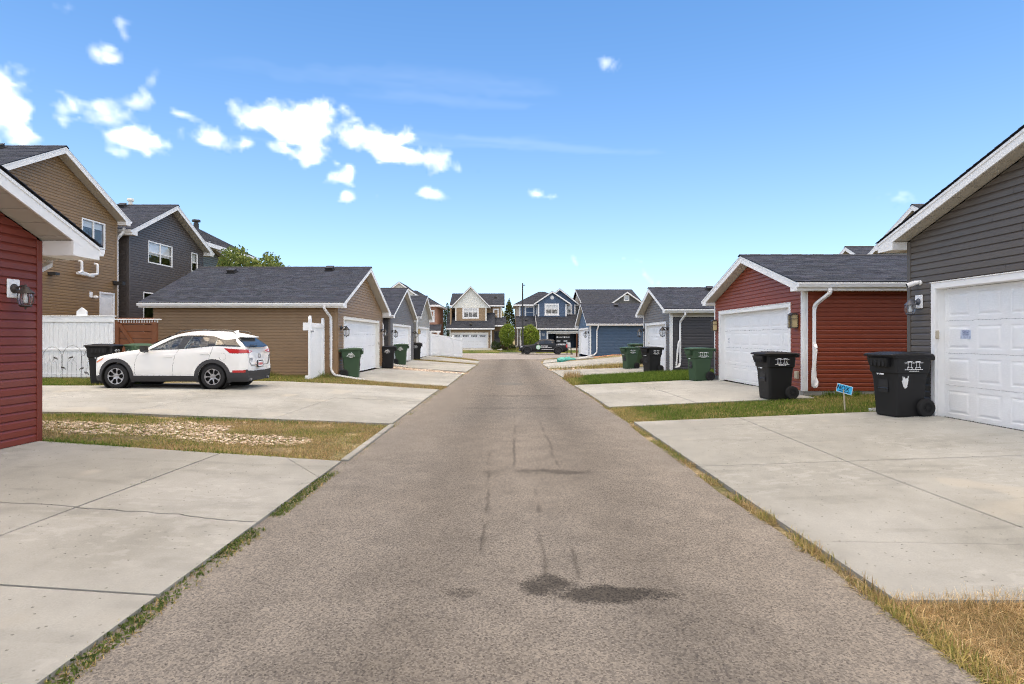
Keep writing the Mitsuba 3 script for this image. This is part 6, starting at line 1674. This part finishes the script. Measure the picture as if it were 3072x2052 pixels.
for sd in (1, -1):
    part(CAR, 'window_trim', skin(h, trim, sd, .009, .016, .04), 'gloss_black', smooth=30)
    for w in (W1, W2, W3):
        part(CAR, 'side_window', skin(h, w.buffer(.004), sd, -.010, 0), 'car_glass', smooth=True)
    part(CAR, 'cladding', skin(h, clad, sd, .016, .02, .06), 'cladding', smooth=30)
    part(CAR, 'tail_lamp', skin(h, lamp_side, sd, .008, .012, .06), 'lamp_red', smooth=30)
    part(CAR, 'headlamp', skin(h, Polygon([(-.60, .70), (-.34, .82), (-.40, .755), (-.60, .665)]), sd, .008, .012, .05), 'lamp_orange', smooth=30)
    for sl in ([(.66, 1.0), (.56, .86), (.50, .62), (.52, .36)], [(1.66, 1.05), (1.57, .88), (1.52, .62), (1.52, .35)], [(2.57, 1.13), (2.52, .95), (2.47, .81)]):
        part(CAR, 'door_seam', skin(h, band_line(sl, .008), sd, .002, 0, .06), 'seam')
    for t, z in ((1.27, .872), (2.24, .948)):
        part(CAR, 'door_handle', [skin(h, sbox(t, z - .016, t + .23, z + .016).buffer(.01), sd, .028, .022, .05), ], 'car_white', smooth=40)
    part(CAR, 'fuel_flap' if sd > 0 else 'side_marker', skin(h, shapely.Point(2.83, .86).buffer(.095).difference(shapely.Point(2.83, .86).buffer(.090)) if sd > 0 else sbox(2.9, .6, 2.96, .62), sd, .002, 0, .06), 'seam')
    my = -sd * 1.0
    part(CAR, 'wing_mirror', [xf(trimesh.convex.convex_hull(np.array([(x_, y_, z_) for x_ in (-.06, .05) for y_ in (-.10, .10) for z_ in (-.07, .07)] + [(-.09, 0, 0), (.02, .11, 0), (.0, 0, -.11)])), rz(0, (.84, my, 1.06))), tube([(.82, -sd * .84, .99), (.84, my, 1.03)], .03, 6)], 'gloss_black', smooth=45)
    part(CAR, 'roof_rail', tube([(1.35, -sd * .50, 1.43), (1.55, -sd * .52, 1.535), (2.2, -sd * .52, 1.575), (2.9, -sd * .49, 1.53), (3.0, -sd * .48, 1.47)], .014, 6), 'gloss_black', smooth=50)
part(CAR, 'windscreen', [xf((lambda v, f: (v, f))(*vf(trimesh.convex.convex_hull(np.array([(.80, -.62, 1.165), (.80, .62, 1.165), (1.27, -.53, 1.40), (1.27, .53, 1.40), (.80, -.62, 1.175), (.80, .62, 1.175), (1.27, -.53, 1.41), (1.27, .53, 1.41)])))), np.eye(4))], 'tint_glass')


def tail_panel(poly, lift, cell=.08):
    """A polygon in (y, z) laid on the tail of the body."""
    out = []
    for pg in ([poly] if isinstance(poly, Polygon) else list(poly.geoms)):
        x0, y0, x1, y1 = pg.bounds
        for i in range(int(math.floor(x0 / cell)), int(math.floor(x1 / cell)) + 1):
            for j in range(int(math.floor(y0 / cell)), int(math.floor(y1 / cell)) + 1):
                c = pg.intersection(sbox(i * cell, j * cell, (i + 1) * cell, (j + 1) * cell))
                for q in ([c] if isinstance(c, Polygon) else getattr(c, 'geoms', [])):
                    if isinstance(q, Polygon) and q.area > 1e-7:
                        v, f = trimesh.creation.triangulate_polygon(q, engine='earcut'); v = np.asarray(v)[:, :2]
                        out.append((np.c_[SUV_T(v[:, 0], v[:, 1]) + lift, v[:, 0], v[:, 1]], np.asarray(f)))
        r = np.array(pg.exterior.segmentize(cell).coords); n = len(r); k = np.arange(n - 1); tt = SUV_T(r[:, 0], r[:, 1])
        out.append((np.vstack([np.c_[tt + lift, r], np.c_[tt + lift - .03, r]]), np.vstack([np.stack([k, k + n, k + n + 1], 1), np.stack([k, k + n + 1, k + 1], 1)])))
    return join(out)


def SUV_T(y, z):
    """Where the tail of the body lies at width y and height z."""
    t1 = h.t1(z)
    lim = t1.copy()
    for i in range(len(y)):
        tt = t1[i]
        while tt > 2.9 and float(h.hw(np.array([tt]), np.array([z[i]]))[0]) < abs(y[i]) - .002: tt -= .01
        lim[i] = tt
    return lim


part(CAR, 'rear_window', tail_panel(Polygon([(-.70, 1.13), (-.56, 1.36), (.56, 1.36), (.70, 1.13), (.40, 1.10), (-.40, 1.10)]), .014, .05), 'tint_glass', smooth=30)
part(CAR, 'wiper', tube([(3.39, -.02, 1.13), (3.38, -.12, 1.155), (3.37, -.40, 1.16)], .013, 6), 'gloss_black')
part(CAR, 'spoiler', [vf(trimesh.convex.convex_hull(np.array([(2.9, -.40, 1.46), (2.9, .40, 1.46), (3.22, -.48, 1.385), (3.22, .48, 1.385), (3.22, -.46, 1.365), (3.22, .46, 1.365), (2.95, -.46, 1.40), (2.95, .46, 1.40), (2.92, 0, 1.472)])))], 'car_white')
for sd in (-1, 1):
    part(CAR, 'tail_lamp', tail_panel(Polygon([(sd * .80, .955), (sd * .80, 1.05), (sd * .62, 1.04), (sd * .42, 1.0), (sd * .60, .955)]), .014, .06), 'lamp_red', smooth=30)
    part(CAR, 'tail_lamp_lens', tail_panel(Polygon([(sd * .63, .975), (sd * .63, 1.03), (sd * .52, 1.01), (sd * .58, .975)]), .017, .06), 'lamp_clear', smooth=30)
    part(CAR, 'fog_reflector', skin(h, sbox(3.10, .44, 3.40, .50), sd, .022, .01, .06), 'lamp_red')
    part(CAR, 'exhaust_pipe', tube([(3.2, sd * .55, .26), (3.47, sd * .55, .25)], .035, 10), 'silver', smooth=40)
part(CAR, 'rear_bumper', tail_panel(Polygon([(-.80, .198), (.80, .198), (.80, .50), (.45, .47), (-.45, .47), (-.80, .50)]), .03, .08), 'cladding', smooth=30)
part(CAR, 'tailgate_seam', tail_panel(shapely.union_all([band_line([(-.72, 1.10), (-.70, .95), (-.62, .70), (-.52, .62), (.52, .62), (.62, .70), (.70, .95), (.72, 1.10)], .012)]), .003, .08), 'seam')
part(CAR, 'number_plate', tail_panel(sbox(-.155, .57, .155, .73), .018, .08), 'print_white')
mat('plate_red', (0.5, 0.05, 0.05), 0.5, 0.4)
part(CAR, 'plate_frame', tail_panel(sbox(-.165, .555, .165, .74).difference(sbox(-.145, .58, .145, .72)), .022, .08), 'gloss_black')
part(CAR, 'plate_mark', tail_panel(shapely.union_all([sbox(-.12 + i * .045, .61, -.09 + i * .045, .68) for i in range(6)]), .020, .08), 'plate_red')
part(CAR, 'emblem', [tail_panel(shapely.union_all([shapely.Point(0, .86).buffer(.065).difference(shapely.Point(0, .86).buffer(.053)), band_line([(-.05, .885), (-.02, .865), (0, .85), (.02, .865), (.05, .885)], .014)]), .012, .06)], 'silver')
part(CAR, 'badge', tail_panel(shapely.union_all([sbox(-.60 + i * .03, .795, -.578 + i * .03, .818) for i in range(6)] + [sbox(-.55 + i * .03, .755, -.53 + i * .03, .775) for i in range(4)]), .010, .06), 'silver')
part(CAR, 'antenna_fin', vf(trimesh.convex.convex_hull(np.array([(2.66, -.03, 1.50), (2.66, .03, 1.50), (2.86, -.03, 1.47), (2.86, .03, 1.47), (2.86, 0, 1.565), (2.83, 0, 1.57)]))), 'car_white')
part(CAR, 'underbody', [cbx(-.70, 3.30, -.60, .60, .17, .36, .03)], 'dark_gap')
for tx in (1.42, 2.25):
    for y in (-.36, .36):
        part(CAR, 'seat', [cbx(tx - .05, tx + .12, y - .22, y + .22, .55, 1.12, .06), cbx(tx - .45, tx + .02, y - .22, y + .22, .48, .62, .05), cbx(tx + .03, tx + .13, y - .13, y + .13, 1.13, 1.30, .04)], 'seat_cloth', smooth=40)
part(CAR, 'dashboard', cbx(.74, .98, -.66, .66, .60, 1.02, .06), 'seat_cloth')
rg_ = np.array([(.19 * math.cos(a), .19 * math.sin(a)) for a in np.linspace(0, 2 * math.pi, 21)])
part(CAR, 'steering_wheel', tube([(1.05 + .35 * q[1] * .9, -.36 + q[0], .98 + q[1] * .85) for q in rg_], .014, 6), 'gloss_black', smooth=50)
part(CAR, 'air_freshener', tube([(.97, -.02, 1.32), (.975, -.02, 1.18)], [.002, .02], 5), 'cladding')
for tx in (0.0, 2.57):
    for sd in (1, -1):
        ty, bk, rimm = car_wheel(.326, .205, .215, 7)
        M = np.diag([1, sd * 1.0, 1, 1.0]); M[:3, 3] = (tx, -sd * .765, .315 + .011)
        fl = (lambda m: (m[0], m[1][:, ::-1])) if sd < 0 else (lambda m: m)
        wk = part(CAR, 'wheel', [fl(xf(q, M)) for q in bk], 'dark_gap')
        part(CAR, 'wheel_well', tube([(tx, -sd * .60, .315), (tx, -sd * .872, .315)], .382, 36), 'dark_gap') if False else part(CAR, 'wheel_well', (lambda m: (m[0] + [tx, -sd * .73, .315], m[1]))(lathe([(0, .135 * sd), (.382, .135 * sd), (.382, -.135 * sd)], 36, 'y')), 'dark_gap')
        part(wk, 'tyre', fl(xf(ty, M)), 'rubber', smooth=30)
        part(wk, 'rim', [fl(xf(q, M)) for q in rimm], 'silver', smooth=25)
move(CAR, MC)

# black pickup truck crossing at the street, nose to the left
PK = dict(top=[(-.95, .95), (-.90, 1.06), (-.6, 1.13), (.2, 1.20), (.80, 1.26), (.95, 1.33), (1.5, 1.74), (1.75, 1.86), (2.3, 1.90), (3.1, 1.88), (3.32, 1.80), (3.40, 1.36), (3.46, 1.35), (4.85, 1.38), (4.92, 1.36)],
          width=[(-.95, .80), (-.85, .92), (-.6, .98), (0, 1.0), (4.6, 1.0), (4.92, .98)], belt=[(-.95, .9), (-.6, 1.09), (.5, 1.16), (1.0, 1.24), (3.3, 1.28), (3.46, 1.28), (4.92, 1.30)],
          roofw=[(-.95, .70), (0, .86), (.9, .84), (1.6, .74), (2.4, .72), (3.2, .70), (3.44, .93), (4.92, .93)], zb=.42, t0=[(.2, -.8), (.6, -.93), (.9, -.95), (1.2, -.88), (2, -.7)], t1=[(.2, 4.9), (2, 4.92)], W=1.0)
hp = Hull(**PK)
pb = hp.solid(np.unique(np.r_[np.linspace(-.95, -.5, 8), np.linspace(-.5, 3.2, 26), np.linspace(3.2, 3.5, 10), np.linspace(3.5, 4.92, 8)]))
for tx in (0.0, 3.75):
    for sd in (-1, 1):
        pb = pb - m3.Manifold.cylinder(.4, .52, .52, 30).rotate([90, 0, 0]).translate([tx, .70 + .4 if sd > 0 else -.70, .44])
pb = pb - m3.Manifold.cube([1.36, 1.72, .6]).translate([3.48, -.86, .85])
P = thing('pickup_truck', 'black crew cab pickup with white lettering crossing the street', 'truck')
part(P, 'body', pb, 'car_black', smooth=28)
for sd in (1, -1):
    for w in (Polygon([(1.16, 1.30), (1.62, 1.64), (1.78, 1.73), (2.12, 1.76), (2.12, 1.33)]), Polygon([(2.2, 1.33), (2.2, 1.76), (2.9, 1.75), (3.08, 1.66), (3.12, 1.36)])):
        part(P, 'side_window', skin(hp, w, sd, .004, .01, .12), 'tint_glass', smooth=True)
    part(P, 'fender_flare', skin(hp, shapely.union_all([shapely.Point(t, .44).buffer(.60, 20).difference(shapely.Point(t, .44).buffer(.515, 20)).intersection(sbox(-9, .36, 9, 9)) for t in (0, 3.75)]), sd, .03, .03, .12), 'cladding', smooth=30)
    for sl in ([(.98, 1.2), (.9, .9), (.95, .5)], [(2.16, 1.28), (2.16, .5)], [(3.2, 1.28), (3.2, .75)], [(3.43, 1.3), (3.43, .5)]):
        part(P, 'door_seam', skin(hp, band_line(sl, .014), sd, .002, 0, .12), 'dark_gap')
    part(P, 'wing_mirror', cbx(1.05, 1.22, -sd * 1.0, -sd * 1.24, 1.22, 1.46, .04), 'cladding')
    part(P, 'headlamp', skin(hp, Polygon([(-.86, .98), (-.55, 1.05), (-.60, .93), (-.84, .88)]), sd, .006, .01, .1), 'lamp_clear', smooth=30)
    part(P, 'tail_lamp', skin(hp, sbox(4.72, .88, 4.90, 1.26), sd, .012, .02, .12), 'lamp_red')
    part(P, 'step_bar', cbx(.62, 3.1, -sd * .92, -sd * 1.02, .38, .46, .02), 'cladding')
mat('emblem_green', (0.42, 0.66, 0.48), 0.5, 0.4)
yS = -1.012
part(P, 'emblem', [xf(lathe([(0, .014), (.27, .014), (.28, 0), (0, 0)], 24, 'y'), np.array([[1, 0, 0, 1.35], [0, -1, 0, yS + .004], [0, 0, 1, .92], [0, 0, 0, 1.0]]))], 'emblem_green', label='round pale green emblem')
part(P, 'lettering', [flat_text('B', .34, (1.35, yS - .012, .75), FU, FN, .006, True), flat_text('B Protek', .15, (2.12, yS - .0, .98), FU, FN, .012, True)] + [bx(1.72 + i * .1, 1.80 + i * .1, yS - .01, yS, .84, .90) for i in range(13)] + [bx(1.75 + i * .1, 1.83 + i * .1, yS - .01, yS, .60, .66) for i in range(15)]
     + [bx(3.75 + i * .1, 3.83 + i * .1, -.985, -.965, 1.27, 1.33) for i in range(9)] + [bx(3.55 + i * .1, 3.63 + i * .1, -1.005, -.985, 1.17, 1.23) for i in range(12)], 'print_white')
part(P, 'grille', [cbx(-.97, -.90, -.75, .75, .66, 1.0, .03)], 'gloss_black')
part(P, 'bumper', cbx(-1.02, -.80, -.92, .92, .42, .66, .05), 'cladding')
part(P, 'bumper', cbx(4.88, 5.05, -.95, .95, .52, .74, .04), 'cladding')
part(P, 'underbody', cbx(-.7, 4.7, -.7, .7, .30, .50, .03), 'dark_gap')
for tx in (0.0, 3.75):
    for sd in (1, -1):
        ty, bk, rimm = car_wheel(.43, .28, .26, 6)
        M = np.diag([1, sd * 1.0, 1, 1.0]); M[:3, 3] = (tx, -sd * .86, .43)
        fl = (lambda m: (m[0], m[1][:, ::-1])) if sd < 0 else (lambda m: m)
        wk = part(P, 'wheel', [fl(xf(q, M)) for q in bk], 'dark_gap')
        part(wk, 'tyre', fl(xf(ty, M)), 'rubber', smooth=30)
        part(wk, 'rim', [fl(xf(q, M)) for q in rimm], 'cladding', smooth=25)
move(P, T().translate([2.30, 71.7, -.435]))
U5 = thing('utility_box', 'pale grey utility box on a black hitch stand behind the pickup', 'utility box')
part(U5, 'box', [cbx(7.15, 7.65, 71.3, 71.9, .42, 1.02, .03)], 'blind_white')
part(U5, 'stand', [bx(7.1, 7.9, 71.35, 71.85, .36, .42), bx(7.7, 7.78, 71.35, 71.85, -.43, .36), bx(7.2, 7.28, 71.35, 71.85, -.43, .36), bx(7.75, 7.95, 71.3, 71.5, -.43, -.3)], 'dark_metal')
SL_K = [k for k in scene if k.startswith('street_lamp')]
